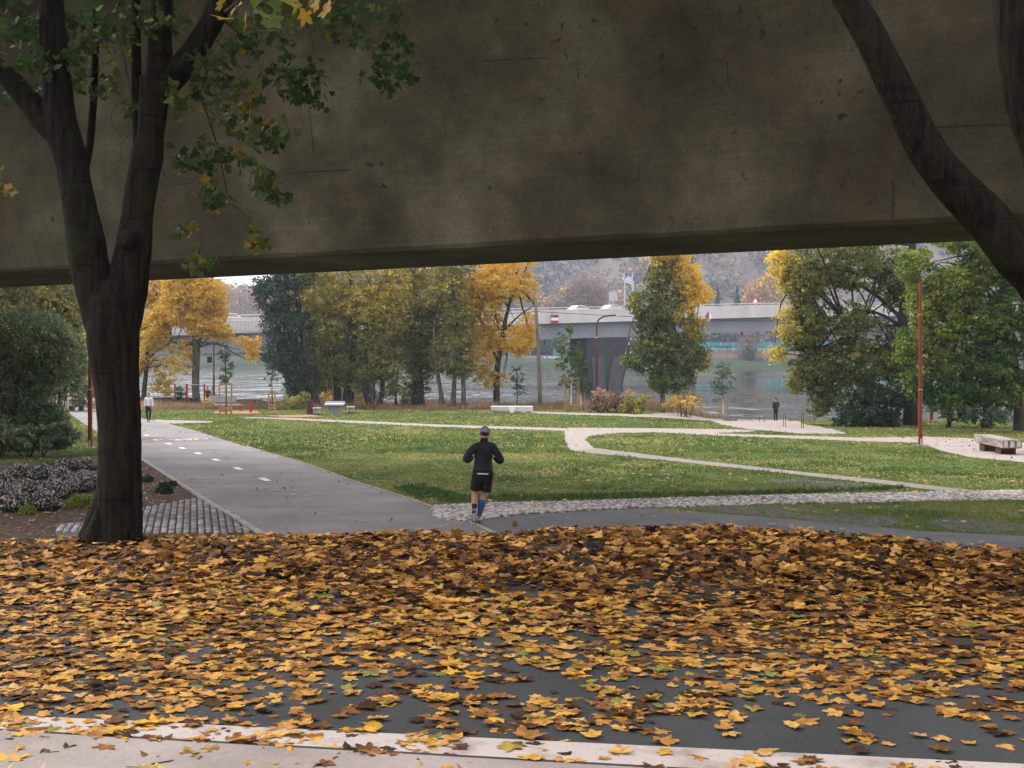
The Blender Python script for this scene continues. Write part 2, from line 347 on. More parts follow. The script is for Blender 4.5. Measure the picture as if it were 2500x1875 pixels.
def drape(name, pts, off, m, jit=.05, parent=None, step=1.0, clear=True, seg=.5):
    """a sheet lying on the ground, its outline given in world x, y"""
    B = []
    for k in range(len(pts)):
        p = np.array(pts[k]); q = np.array(pts[(k+1) % len(pts)]); L = np.linalg.norm(q-p); n = max(1, int(L/seg))
        for t in range(n):
            r = p+(q-p)*t/n; d = np.array([-(q-p)[1], (q-p)[0]])/max(L, 1e-6)
            w_ = (vnoise(r[0]*2.3+9, r[1]*2.3)-.5)*2*jit if jit else 0
            B.append(tuple(r+d*w_))
    if clear: POLYS.append(B)
    bx = np.array(B); gx = np.arange(math.floor(bx[:, 0].min()), bx[:, 0].max()+step, step)+.013; gy = np.arange(math.floor(bx[:, 1].min()), bx[:, 1].max()+step, step)+.007
    A, C = np.meshgrid(gx, gy); A = A.ravel(); C = C.ravel(); ins = in_poly(A, C, B)
    vs = [Vector(p) for p in B]+[Vector((x, y)) for x, y in zip(A[ins], C[ins])]
    n = len(B); ed = [(k, (k+1) % n) for k in range(n)]
    v2, _, f2, *_r = geometry.delaunay_2d_cdt(vs, ed, [], 1, 1e-4)
    v3 = [(p.x, p.y, G(p.x, p.y)+off) for p in v2]
    me = bpy.data.meshes.new(name); me.from_pydata(v3, [], [tuple(f) for f in f2]); me.materials.append(m)
    o = link(bpy.data.objects.new(name, me), parent)
    if parent is None: tag(o, kind='structure')
    return o
def W(*uv): return [Pg(*p) for p in uv]
def z5(*p): return W(*[(x/3.16, 1000+y/3.16) for x, y in p])
def z7(*p): return W(*[(1400+x/2.011, 1000+y/2.011) for x, y in p])

# plateau under the camera: asphalt, pale pavement, painted line
def P0(u, v): d = 1.6*F/(v-HOR); return ((u-1250)/F*d, d)
a1, a2 = np.array(P0(0, 1750)), np.array(P0(2500, 1871)); b1, b2 = np.array(P0(0, 1787)), np.array(P0(1500, 1873))
def ext(p, q, t): return tuple(p+(q-p)*t)
A1, A2 = ext(a1, a2, -3), ext(a1, a2, 4); B1, B2 = ext(b1, b2, -5), ext(b1, b2, 6)
xx = np.linspace(-26, 26, 53)
mb = MB(); cr = [(x, float(crest(x))-.15) for x in xx]
for k in range(52):
    (x1, c1), (x2, c2) = cr[k], cr[k+1]
    mb.add([(x1, -14, PLAT+.004), (x2, -14, PLAT+.004), (x2, c2, PLAT+.004), (x1, c1, PLAT+.004)], [(0, 1, 2, 3)])
tag(mb.build('asphalt_road', M['asph_near']), kind='structure')
def sheet(name, pts, z, m, parent=None):
    o = MB().add([(x, y, z) for x, y in pts], [tuple(range(len(pts)))]).build(name, m, parent)
    if parent is None: tag(o, kind='structure')
    return o
nb = np.array([-(B2[1]-B1[1]), B2[0]-B1[0]]); nb = nb/np.linalg.norm(nb)
if nb[1] > 0: nb = -nb
B1n = np.array(B1); B2n = np.array(B2); J = .032
sheet('painted_line', [B1, B2, A2, A1], PLAT+.010, M['paint'])
sheet('pavement', [tuple(B1n+nb*6), tuple(B2n+nb*6), tuple(B2n+nb*J), tuple(B1n+nb*J)], PLAT+.016, M['pav'])
sheet('expansion_joint', [tuple(B1n+nb*(J+.01)), tuple(B2n+nb*(J+.01)), tuple(B2n-nb*.003), tuple(B1n-nb*.003)], PLAT+.013, M['joint'])

# cycle path
left = [(150, 893), (165, 905), (200, 928), (250, 958), (313, 995), (400, 1050), (470, 1095), (548, 1140)]
right = [(150, 879), (190, 881), (240, 891), (300, 903), (345, 911), (420, 930), (530, 965), (650, 1000), (760, 1040), (900, 1085), (1010, 1128)]
Lw = [Pg(*D(*p)) for p in left]; Rw = [Pg(*D(*p)) for p in right]
def extend(P_, L): p, q = np.array(P_[-2]), np.array(P_[-1]); d = (q-p)/np.linalg.norm(q-p); return tuple(q+d*L)
Lx = extend(Lw, 6.0); Rx = extend(Rw, 5.0)
path = drape('cycle_path', Lw+[Lx, Rx]+Rw[::-1], .012, M['asph_path'], .02)
dash = [(358, 1064), (381, 1075), (411, 1084), (445, 1095), (483, 1108), (527, 1124), (581, 1145), (646, 1172)]
dw = [np.array(Pg(*p)) for p in dash]
for k, p in enumerate(dw):
    q = dw[k+1] if k < 7 else p+(p-dw[k-1]); d = (q-p)/np.linalg.norm(q-p); s = np.array([-d[1], d[0]]); L = .5; wd = .09
    c = [p-d*L-s*wd, p+d*L-s*wd, p+d*L+s*wd, p-d*L+s*wd]
    MB().add([(x, y, G(x, y)+.019) for x, y in c], [(0, 1, 2, 3)]).build('lane_dash', M['dashpaint'], path)
for q in range(5):
    cx, cy = [(-5.2, 25.5), (-7.5, 30), (-3.4, 24.2), (-9.0, 33), (-6.4, 26.8)][q]; pts = [(cx+k*.22, cy+.35*vnoise(k*.6+q*7, 2.2)-.1*k*(q % 2)) for k in range(9)]
    mb = MB()
    for (x1, y1), (x2, y2) in zip(pts[:-1], pts[1:]): mb.add([(x1, y1-.012, G(x1, y1-.012)+.016), (x2, y2-.012, G(x2, y2-.012)+.016), (x2, y2+.012, G(x2, y2+.012)+.016), (x1, y1+.012, G(x1, y1+.012)+.016)], [(0, 1, 2, 3)])
    mb.build('crack', M['joint'], path)
# bicycle symbol painted on the path
bc = np.array(Pg(449, 1073)); dd = (dw[2]-dw[0])/np.linalg.norm(dw[2]-dw[0]); ss = np.array([dd[1], -dd[0]])
mb = MB()
def gl(a, b): p = bc+ss*a*1.35+dd*b*1.9; return (p[0], p[1], G(*p)+.019)
def stroke(p, q, wd=.045):
    p = np.array(p, float); q = np.array(q, float); d = (q-p)/np.linalg.norm(q-p); n = np.array([-d[1], d[0]])*wd
    mb.add([gl(*(p-n)), gl(*(q-n)), gl(*(q+n)), gl(*(p+n))], [(0, 1, 2, 3)])
for cx in (-.45, .45):
    for k in range(12):
        a_, b_ = 2*math.pi*k/12, 2*math.pi*(k+1)/12; stroke((cx+.27*math.cos(a_), .27*math.sin(a_)), (cx+.27*math.cos(b_), .27*math.sin(b_)), .03)
for p, q in (((-.45, 0), (-.2, .42)), ((-.2, .42), (.28, .42)), ((.28, .42), (.05, 0)), ((.05, 0), (-.45, 0)), ((-.2, .42), (.05, 0)), ((.45, 0), (.25, .55)), ((.25, .55), (.42, .6)), ((-.3, .5), (-.1, .5))): stroke(p, q)
mb.build('bicycle_symbol', M['dashpaint'], path)
# kerb stones along the path, one metre each
def kerbs(P_, parent, d0=0, d1=999, w_=.10, h=.035, side=1):
    pts = [np.array(p) for p in P_]; seg = []; tot = 0; n = 0
    for a_, b_ in zip(pts[:-1], pts[1:]):
        L = np.linalg.norm(b_-a_); seg.append((tot, a_, b_, L)); tot += L
    t = d0
    proto = None
    while t < min(tot-1.0, d1):
        for s0, a_, b_, L in seg:
            if s0 <= t+.5 < s0+L:
                d = (b_-a_)/L; p = a_+d*(t+.5-s0); n_ = np.array([-d[1], d[0]])*side; c = p+n_*w_*.5
                if proto is None:
                    proto = MB().box((0, 0, 0), (.985, w_, .12)).build('kerb_stone', M['kerb'], parent, bevel=.008); o = proto
                else: o = link(proto.copy(), parent)
                sl = (G(*(c+d*.5))-G(*(c-d*.5)))
                o.location = (c[0], c[1], G(*c)-.06+h); o.rotation_euler = (0, -math.atan2(sl, 1), math.atan2(d[1], d[0]))
        t += 1.0
kerbs(Lw[3:]+[Lx], path, h=.045, w_=.12, side=-1)
kerbs(Rw[6:]+[extend(Rw, 2.6)], path, h=.030, w_=.07, side=1)

# gravel paths
z7p = lambda *p: z7(*p)
junction = z7((-38, 92), (0, 90), (300, 92), (720, 97), (900, 103), (860, 112), (690, 118), (1000, 127), (1400, 139), (1640, 137), (1720, 134), (1900, 140), (2300, 170), (2300, 275), (2212, 262), (1950, 236), (1800, 204), (1700, 165), (1400, 157), (1000, 141), (700, 129), (400, 113), (200, 118), (75, 132), (62, 150), (100, 190), (110, 194), (0, 206), (-24, 192), (-40, 150), (-50, 100))
drape('gravel_path', junction, .014, M['gravel'], .05)
drape('gravel_path_right', z7((-24, 194), (110, 190), (450, 233), (1000, 294), (1500, 345), (1990, 402), (1900, 412), (1500, 366), (1000, 311), (450, 251), (0, 206)), .010, M['gravel_dark'], .06)
drape('gravel_path_left', W((600, 1018.5), (700, 1021), (900, 1029), (1100, 1038), (1384, 1046), (1384, 1053), (1100, 1044), (900, 1035), (700, 1025), (600, 1021)), .012, M['gravel'], .05)
drape('riverside_path', W((1262, 1004), (1400, 1008), (1550, 1013), (1723, 1019.5), (1850, 1033), (2061, 1056), (2066, 1060), (1960, 1060), (1820, 1048), (1760, 1037), (1700, 1025.5), (1550, 1018.5), (1400, 1013), (1280, 1009)), .016, M['gravel'], .07)
drape('beach_gravel', W((1800, 1026), (1860, 1023), (1905, 1024), (1960, 1035), (2061, 1054), (2010, 1052), (1900, 1044), (1850, 1036)), .020, M['gravel'], .12)
drape('side_path_mouth', W((375, 1025), (520, 1029), (520, 1032), (400, 1035.5), (385, 1031)), .016, M['gravel'], .04)
drape('wood_chip_area', W((530, 1003), (620, 1003), (640, 1009), (600, 1011), (520, 1010)), .015, M['chips'], .08)
drape('wood_chip_strip', W((640, 1015), (760, 1013), (790, 1018), (700, 1020)), .015, M['chips'], .1)
# cobbled strip + dark road on the right
strip = z7((-690, 474), (-600, 471), (-440, 463), (-180, 459), (0, 456), (400, 440), (800, 430), (1300, 418), (1900, 405), (2400, 397), (2400, 446), (1500, 460), (1100, 466), (700, 476), (300, 486), (0, 500), (-230, 515), (-360, 530), (-520, 560), (-690, 530))
drape('sett_strip', strip, .008, M['mortar'], .03)
drape('dark_road', z7((-520, 540), (-360, 530), (-230, 516), (0, 503), (350, 488), (800, 520), (1300, 560), (1700, 597), (2300, 628), (2300, 720), (1000, 690), (-500, 650)), .006, M['asph_grey'], .05)
M['soil'] = mat('bare_grey_soil', (.13, .125, .12), (.05, .045, .04), 4, .95, .7, 30, speck=(18, .62, (.35, .30, .26)))
for q, pp in enumerate((((960, 345), (1100, 340), (1300, 355), (1450, 372), (1400, 395), (1150, 388), (1000, 372)), ((520, 488), (700, 482), (1000, 480), (1300, 490), (1600, 545), (1500, 578), (1250, 555), (900, 525)), ((1700, 560), (1900, 520), (2150, 560), (2250, 600), (1950, 605)), ((380, 315), (470, 312), (460, 325), (400, 325)))):
    drape('bare_soil', z7(*pp), .008, M['soil'], .35, clear=False)
# flower bed and paver triangle
bed = z5((-120, 430), (0, 422), (300, 385), (600, 366), (1080, 366), (1550, 682), (1120, 765), (740, 868), (430, 905), (430, 1050), (-160, 1050))
drape('flower_bed', bed, .008, M['mulch'], .05)
pav = z5((720, 868), (1120, 765), (1550, 684), (1935, 905), (1960, 960), (430, 960), (430, 900))
drape('paver_base', pav, .010, M['mortar'], .0)
drape('bed_path', z5((430, 890), (720, 868), (720, 1000), (430, 1000)), .018, M['asph_grey'], 0, clear=False)
def blocks(name, poly, du, dv, ang, gap, h, tint, parent_label=None, jit=.0):
    P_ = np.array(poly); c = P_.mean(0); ca, sa = math.cos(ang), math.sin(ang); Rr = np.ptp(P_, axis=0).max()
    nu = int(Rr/du)+2; nv = int(Rr/dv)+2
    I, Jg = np.meshgrid(np.arange(-nu, nu), np.arange(-nv, nv)); I = I.ravel()+.5*(Jg.ravel() % 2); Jg = Jg.ravel()
    uu = I*du+rng.uniform(-jit, jit, len(I)); vv = Jg*dv+rng.uniform(-jit, jit, len(I)); px = c[0]+uu*ca-vv*sa; py = c[1]+uu*sa+vv*ca
    k = in_poly(px, py, poly); px, py = px[k], py[k]; n = len(px)
    zz = ground(px, py)+rng.uniform(-.004, .006, n)+h; hu = (du-gap)/2*rng.uniform(.93, 1.0, n); hv = (dv-gap)/2*rng.uniform(.93, 1.0, n)
    cs = []
    for (s, t, q, sh) in ((-1, -1, -.05, 1), (1, -1, -.05, 1), (1, 1, -.05, 1), (-1, 1, -.05, 1), (-1, -1, 0, .86), (1, -1, 0, .86), (1, 1, 0, .86), (-1, 1, 0, .86)):
        a_, b_ = s*hu*sh, t*hv*sh; cs.append(np.stack([px+a_*ca-b_*sa, py+a_*sa+b_*ca, zz+q], 1))
    V = np.stack(cs, 1).reshape(-1, 3); bse = (np.arange(n)*8)[:, None]
    Fs = np.concatenate([bse+np.array(f) for f in ((4, 5, 6, 7), (0, 1, 5, 4), (1, 2, 6, 5), (2, 3, 7, 6), (3, 0, 4, 7))])
    tt = np.clip(tint[0]+rng.normal(0, tint[1], n)+(vnoise(px*.8, py*.8)-.5)*.3, 0, 1)
    return mesh_np(name, V, Fs, M['sett'], tint=np.tile(tt, 5)), n
po, n1 = blocks('block_paving', pav, .20, .125, R(104), .019, .032, (.42, .12), jit=.004); tag(po, kind='stuff', label='grey block pavers in a triangle beside the cycle path', cat='paving')
so, n2 = blocks('granite_setts', strip, .092, .092, R(-8), .020, .034, (.62, .25), jit=.012); tag(so, kind='stuff', label='pale granite setts of the strip crossing below the lawn', cat='paving')
del_cat = lambda o: o.pop('category') if 'category' in o else None
print('blocks', n1, n2)

# river
rv = MB().add([(-1500, 100, CZ-5.9), (1500, 100, CZ-5.9), (1500, 424, CZ-5.9), (-1500, 424, CZ-5.9)], [(0, 1, 2, 3)]).build('river', M['water']); tag(rv, kind='structure')

# ------------------------------------------------------------------ far bank and hills
ux = np.concatenate([[-1600, -1100, -800], np.arange(-600, 601, 12.), [800, 1100, 1600]]); uy = np.concatenate([[419, 421, 424, 430, 440, 470, 520, 580], np.arange(620, 1300, 18.), [1500, 1900]])
def hillz(x, y):
    u = 1250+F*x/np.maximum(y, 1); top = np.interp(u, [-500, 0, 600, 900, 1100, 1350, 1700, 2500, 3200], [60, 52, 44, 55, 75, 105, 125, 150, 150])
    b_ = np.interp(y, [419, 421, 424, 430, 440, 470], [-3.6, -2.4, -1.4, -.6, .2, .8])
    return b_+top*sstep(520, 1080, y)*(1+.0*x)+(vnoise(x*.012+5, y*.012)-.5)*34*sstep(560, 760, y)+(vnoise(x*.04, y*.04)-.5)*10*sstep(560, 760, y)
X, Y = np.meshgrid(ux, uy); Z = hillz(X, Y); nx = len(ux); i, j = np.meshgrid(np.arange(nx-1), np.arange(len(uy)-1)); a = (j*nx+i).ravel()
Fh = np.stack([a, a+1, a+nx+1, a+nx], 1); low = Y.ravel()[Fh[:, 2]] <= 580; Vh = np.stack([X.ravel(), Y.ravel(), Z.ravel()], 1)
tag(mesh_np('far_bank', Vh, Fh[low], M['bankgrass'], smooth=True), kind='structure')
tag(mesh_np('hills', Vh, Fh[~low], M['hillfloor'], smooth=True), kind='structure')

def leaf_quads(C, size, flat=.0, aspect=.62):
    """one small folded leaf face per centre"""
    n = len(C); a = rng.normal(size=(n, 3)); a /= np.linalg.norm(a, axis=1)[:, None]
    b = rng.normal(size=(n, 3)); b[:, 2] += flat; b -= a*(a*b).sum(1)[:, None]; b /= np.linalg.norm(b, axis=1)[:, None]
    s = (size*rng.uniform(.65, 1.3, n))[:, None]
    V = np.stack([C-a*s, C+b*s*aspect, C+a*s, C-b*s*aspect], 1).reshape(-1, 3)
    return V, (np.arange(n)*4)[:, None]+np.arange(4)
# wooded hillside: far wood that reads as one mass
n = 5200; hx = rng.uniform(-420, 520, n); hy = rng.uniform(585, 1150, n); k = np.abs(hx) < hy*.46; hx, hy = hx[k], hy[k]; hz = hillz(hx, hy)
nq = 34; rt = rng.uniform(3.2, 6.5, len(hx)); dirs = rng.normal(size=(len(hx), nq, 3)); dirs /= np.linalg.norm(dirs, axis=2)[:, :, None]
C = np.stack([hx, hy, hz+rt*.9], 1)[:, None, :]+dirs*rt[:, None, None]*rng.uniform(.6, 1, (len(hx), nq, 1))*np.array([1, 1, 1.2])
bt = np.clip(.42+(vnoise(hx*.018, hy*.018)-.5)*.8+rng.normal(0, .2, len(hx)), 0, 1)
V, Fq = leaf_quads(C.reshape(-1, 3), 1.45); tt = np.clip(np.repeat(bt, nq)+rng.normal(0, .05, len(bt)*nq), 0, 1)
o = mesh_np('hillside_wood', V, Fq, M['fol_far'], tint=tt); tag(o, 'hazy autumn wood covering the far hillside', kind='stuff')
# tree belt on the far bank
n = 560; hx = rng.uniform(-220, 240, n); hy = 443+rng.random(n)**1.6*117; hz = hillz(hx, hy)-1.2; nq = 110
rt = rng.uniform(3.0, 6.0, n); dirs = rng.normal(size=(n, nq, 3)); dirs /= np.linalg.norm(dirs, axis=2)[:, :, None]
C = np.stack([hx, hy, hz+rt*1.1], 1)[:, None, :]+dirs*rt[:, None, None]*rng.uniform(.55, 1, (n, nq, 1))*np.array([1, 1, 1.25])
bt = np.clip(.22+(vnoise(hx*.03, hy*.03)-.5)*.6+rng.normal(0, .2, n)+.15*(hy > 475), 0, 1)
V, Fq = leaf_quads(C.reshape(-1, 3), .85); o = mesh_np('far_bank_wood', V, Fq, M['fol_far'], tint=np.clip(np.repeat(bt, nq)+rng.normal(0, .07, n*nq), 0, 1)); tag(o, 'mixed autumn tree belt on the far bank', kind='stuff')

# ------------------------------------------------------------------ near viaduct over the lawn
H = 1.75; SCL = H
def bp(u, v): y = SCL*F/(HOR-v); return np.array([(u-1250)/F*y, y])
fa, fb = bp(0, 664), bp(2500, 531); ba, bb = bp(0, 703), bp(2500, 583)
d = (fb-fa)/np.linalg.norm(fb-fa); nrm = np.array([-d[1], d[0]]);  nrm = nrm if nrm[1] > 0 else -nrm
def lext(p, q, t0, t1): dd_ = (q-p)/np.linalg.norm(q-p); return p-dd_*t0, q+dd_*t1
fa, fb = lext(fa, fb, 70, 45); ba, bb = lext(ba, bb, 70, 45)
zb = CZ+H; zt = zb+6.0; lean = 1.1
via = thing('concrete_viaduct', 'huge dark weathered concrete viaduct girder spanning overhead across the whole view', 'bridge', (0, 0, 0))
N = 420
mb = MB(); rows = [((0, 0), zb), ((-.0, .0), zb)]
vs = []; fs = []
for k in range(N+1):
    t = k/N; f = fa+(fb-fa)*t; b_ = ba+(bb-ba)*t
    ch = .07+(vnoise(k*.7, 3.3)-.5)*.02; jz = (vnoise(k*.9, 8.1)-.5)*.012
    vs += [(f[0]+nrm[0]*ch, f[1]+nrm[1]*ch, zb+jz), (f[0], f[1], zb+ch+jz), (f[0]-nrm[0]*lean, f[1]-nrm[1]*lean, zt), (b_[0]+nrm[0]*lean, b_[1]+nrm[1]*lean, zt), (b_[0], b_[1], zb+ch), (b_[0]-nrm[0]*ch, b_[1]-nrm[1]*ch, zb)]
for k in range(N):
    for q in range(6): fs.append((k*6+q, k*6+(q+1) % 6, (k+1)*6+(q+1) % 6, (k+1)*6+q))
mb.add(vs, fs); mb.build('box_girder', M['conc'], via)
mb = MB(); vs = []; fs = []
for k in range(2):
    f = (fa, fb)[k]-nrm*lean; b_ = (ba, bb)[k]+nrm*lean; o1, o2 = f-nrm*5.4, b_+nrm*4.0
    vs += [(o1[0], o1[1], zt+.35), (o1[0], o1[1], zt+.75), (o2[0], o2[1], zt+.75), (o2[0], o2[1], zt+.35), (b_[0], b_[1], zt+.002), (f[0], f[1], zt+.002)]
for q in range(6): fs.append((q, (q+1) % 6, 6+(q+1) % 6, 6+q))
fs += [(5, 4, 3, 2, 1, 0), (6, 7, 8, 9, 10, 11)]
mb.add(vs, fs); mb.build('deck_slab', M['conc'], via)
for p0, p1, s in ((fa-nrm*(lean+5.4), fb-nrm*(lean+5.4), 1), (ba+nrm*(lean+4.0), bb+nrm*(lean+4.0), -1)):
    c = (p0+p1)/2+nrm*.15*s; L = np.linalg.norm(p1-p0); MB().box((c[0], c[1], zt+1.3), (L, .3, 1.1), math.atan2((p1-p0)[1], (p1-p0)[0])).build('parapet', M['conc'], via)
for t in (.30, .80):
    pass
for s_, base_p in ((-1, (np.array(bp(0, 664))+np.array(bp(0, 703)))/2-d*24), (1, (np.array(bp(2500, 531))+np.array(bp(2500, 583)))/2+d*14)):
    gz = G(*base_p); MB().box((base_p[0], base_p[1], (gz-.5+zb)/2), (1.4, 3.0, zb-gz+.5), math.atan2(d[1], d[0])).build('pier', M['conc'], via, bevel=.1)
# shallow formwork seams on the near face
def face_pt(t, h): f = fa+(fb-fa)*t-nrm*lean*(h/6.0); return (f[0]-nrm[0]*.004, f[1]-nrm[1]*.004, zb+h)
Lf = np.linalg.norm(fb-fa)
def web_hit(u, v):                            # photo pixel to (t, h) on the near face
    best = None
    lo, hi = 0., 6.
    for _ in range(40):
        h = (lo+hi)/2; z = zb+h; yy = (z-CZ)*F/(HOR-v); 
        # plan position of the face along this column
        o_ = fa-nrm*lean*(h/6.0); A_ = np.array([[(u-1250)/F, -d[0]], [1, -d[1]]]); s_ = np.linalg.solve(A_, o_)
        if s_[0] > yy: lo = h
        else: hi = h
    return s_[1]/Lf, h
def seam(p, q, w_=.022):
    (t1, h1), (t2, h2) = web_hit(*p), web_hit(*q); n_ = 6; mb = MB(); wt = w_/Lf
    vert = abs(h2-h1) > abs(t2-t1)*Lf
    for k in range(n_):
        a_, b_ = k/n_, (k+1)/n_; j1 = random.uniform(.3, 1); 
        ta, ha = t1+(t2-t1)*a_, h1+(h2-h1)*a_; tb, hb = t1+(t2-t1)*b_, h1+(h2-h1)*b_
        if vert: mb.add([face_pt(ta-wt/2*j1, ha), face_pt(ta+wt/2*j1, ha), face_pt(tb+wt/2*j1, hb), face_pt(tb-wt/2*j1, hb)], [(0, 1, 2, 3)])
        else: mb.add([face_pt(ta, ha-w_/2*j1), face_pt(tb, hb-w_/2*j1), face_pt(tb, hb+w_/2*j1), face_pt(ta, ha+w_/2*j1)], [(0, 1, 2, 3)])
    mb.build('formwork_seam', M['joint'], via)
for p, q in (((754, 260), (768, 385)), ((1080, 260), (1092, 352)), ((1410, 145), (1412, 190)), ((1180, 148), (1330, 141)), ((690, 424), (860, 414)), ((2270, 310), (2470, 304)), ((2179, 440), (2180, 545)), ((1775, 150), (1778, 205)), ((1560, 400), (1562, 440))): seam(p, q)

# ------------------------------------------------------------------ far road bridge across the river
br = thing('road_bridge', 'pale concrete road bridge crossing the river in the distance', 'bridge')
o0 = np.array([-34.3, 165.]); bd = np.array([.824, .566]); bd /= np.linalg.norm(bd); bn = np.array([bd[1], -bd[0]])   # bn towards the camera side
def deckz(t): return CZ + np.interp(t, [-140, -60, 0, 49, 97, 170, 420], [.5, 2.0, 4.0, 5.8, 7.5, 8.9, 10])
ts = list(range(-110, 400, 10))
def sweep(name, sec, m, t_list=ts, sag=None):
    mb = MB(); vs = []; fs = []; n_ = len(sec)
    for t in t_list:
        p = o0+bd*t; z = deckz(t)
        for (s, h) in sec: hh = h*(sag(t) if sag and h < -3 else 1); vs.append((p[0]+bn[0]*s, p[1]+bn[1]*s, z+hh))
    for k in range(len(t_list)-1):
        for q in range(n_): fs.append((k*n_+q, k*n_+(q+1) % n_, (k+1)*n_+(q+1) % n_, (k+1)*n_+q))
    fs += [tuple(range(n_-1, -1, -1)), tuple((len(t_list)-1)*n_+q for q in range(n_))]
    return mb.add(vs, fs).build(name, m, br)
sweep('parapet', [(0, 0), (.06, -.98), (-.24, -.98), (-.24, 0)], M['farconc'])
sweep('cornice', [(.05, -.99), (.12, -2.1), (-1.2, -2.1), (-1.2, -.99)], M['farconc'])
sweep('deck', [(-1.21, -1.0), (-1.21, -1.5), (-15, -1.5), (-15, -1.0)], M['farconc'])
sweep('far_parapet', [(-14.8, .0), (-14.8, -.99), (-15.1, -.99), (-15.1, 0)], M['farconc'])
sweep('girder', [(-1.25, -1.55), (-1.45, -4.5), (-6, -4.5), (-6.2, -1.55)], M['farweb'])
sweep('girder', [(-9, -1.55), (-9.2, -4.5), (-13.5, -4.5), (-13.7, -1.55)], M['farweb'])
sweep('guard_rail', [(0.0, .34), (.05, .22), (-.05, .22), (-.05, .34)], M['steel'])
for k in range(1): pass
mb = MB()
for t in range(-60, 170, 4):
    p = o0+bd*t; mb.box((p[0]-bn[0]*.1, p[1]-bn[1]*.1, deckz(t)+.12), (.08, .08, .26))
mb.build('guard_rail_posts', M['steel'], br)['kind'] = 'stuff'
mb = MB()
for t in np.arange(-50, 12, .55):
    p = o0+bd*t+bn*.75; mb.box((p[0], p[1], deckz(t)-1.15), (.05, .05, 1.3))
for hh in (-.5, -1.75): 
    p, q = o0+bd*-50+bn*.75, o0+bd*12+bn*.75; mb.tube([(p[0], p[1], deckz(-50)+hh), (o0[0]+bn[0]*.75, o0[1]+bn[1]*.75, deckz(0)+hh), (q[0], q[1], deckz(12)+hh)], .06, 5)
mb.build('walkway_railing', M['steel'], br)['kind'] = 'stuff'
WZ = CZ-5.9
def u_to_t(u):  # along the bridge for a photo column
    k = (u-1250)/F; return (k*o0[1]-o0[0])/(bd[0]-k*bd[1])
ang = math.atan2(bd[1], bd[0])
for u, ps in ((1502, 1.0), (825, 1.35)):
    t = u_to_t(u); pz = deckz(t)-4.5; hgt = pz-WZ+1.5
    for s in (-3.7, -11.3):
        p = o0+bd*(t+(6 if s < -5 else 0))+bn*s; pr = MB()
        hw, hb_ = 4.3*ps, 3.0*ps
        pr.add([(-hb_, -1.3, -hgt), (hb_, -1.3, -hgt), (hb_, 1.3, -hgt), (-hb_, 1.3, -hgt), (-hw, -1.9, -3.0), (hw, -1.9, -3.0), (hw, 1.9, -3.0), (-hw, 1.9, -3.0), (-hw*1.05, -2.2, -.02), (hw*1.05, -2.2, -.02), (hw*1.05, 2.2, -.02), (-hw*1.05, 2.2, -.02)],
               [(3, 2, 1, 0), (8, 9, 10, 11)]+[(a_, b_, b_+4, a_+4) for a_, b_ in ((0, 1), (1, 2), (2, 3), (4, 5), (5, 6), (6, 7), (8, 9))[:0]]+[(0, 1, 5, 4), (1, 2, 6, 5), (2, 3, 7, 6), (3, 0, 4, 7), (4, 5, 9, 8), (5, 6, 10, 9), (6, 7, 11, 10), (7, 4, 8, 11)])
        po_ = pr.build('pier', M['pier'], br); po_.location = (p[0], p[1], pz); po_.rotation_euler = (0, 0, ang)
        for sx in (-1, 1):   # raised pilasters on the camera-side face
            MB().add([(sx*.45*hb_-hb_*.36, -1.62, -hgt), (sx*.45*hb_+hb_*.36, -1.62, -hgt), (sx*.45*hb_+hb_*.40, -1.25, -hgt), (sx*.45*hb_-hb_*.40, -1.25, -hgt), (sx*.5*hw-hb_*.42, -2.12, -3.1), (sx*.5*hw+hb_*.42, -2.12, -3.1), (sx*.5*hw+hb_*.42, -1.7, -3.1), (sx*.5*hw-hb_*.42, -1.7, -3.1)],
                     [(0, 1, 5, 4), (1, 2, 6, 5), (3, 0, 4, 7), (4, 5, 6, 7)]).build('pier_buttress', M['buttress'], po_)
# things on the bridge
def on_deck(t, s, h=-1.0): p = o0+bd*t+bn*s; return (p[0], p[1], deckz(t)+h)
def car(label, t, s, paint):
    c = thing('car', label, 'car', on_deck(t, s, -.88), ang, 'cars crossing the far road bridge')
    prof = [(-2.15, .32), (-2.2, .75), (-1.9, .92), (-1.55, .97), (-1.0, 1.42), (.35, 1.45), (1.05, 1.0), (1.9, .88), (2.15, .68), (2.15, .32)]
    mb = MB(); n_ = len(prof); vs = [(x, -.86, z) for x, z in prof]+[(x, .86, z) for x, z in prof]
    mb.add(vs, [tuple(range(n_)), tuple(range(2*n_-1, n_-1, -1))]+[(k, (k+1) % n_, n_+(k+1) % n_, n_+k)[::-1] for k in range(n_)]); mb.build('body', paint, c, bevel=.06)
    for s_ in (-1, 1):
        MB().add([(-1.35, .872*s_, 1.0), (-.93, .872*s_, 1.36), (.30, .872*s_, 1.38), (.85, .872*s_, 1.03)], [(0, 1, 2, 3)]).build('side_window', M['glass'], c)
        for x in (-1.35, 1.35):
            wv = MB().tube([(0, -.1, 0), (0, .1, 0)], .32, 14).build('wheel', M['black'], c); wv.location = (x, .82*s_, .32)
    return c
car('white car crossing the far bridge right of the utility pole', u_to_t(1448), -3.4, M['carwhite'])
car('white car on the far bridge just left of the green poplar', u_to_t(1530), -3.4, M['carwhite'])
car('pale car on the far bridge beyond the walkway railing at left', u_to_t(588), -3.4, M['carwhite'])
bpy.context.view_layer.update()
def on_fascia(u, v):
    t = u_to_t(u); p = o0+bd*t+bn*.26; return t, (p[0], p[1], CZ-(v-HOR)/F*p[1])
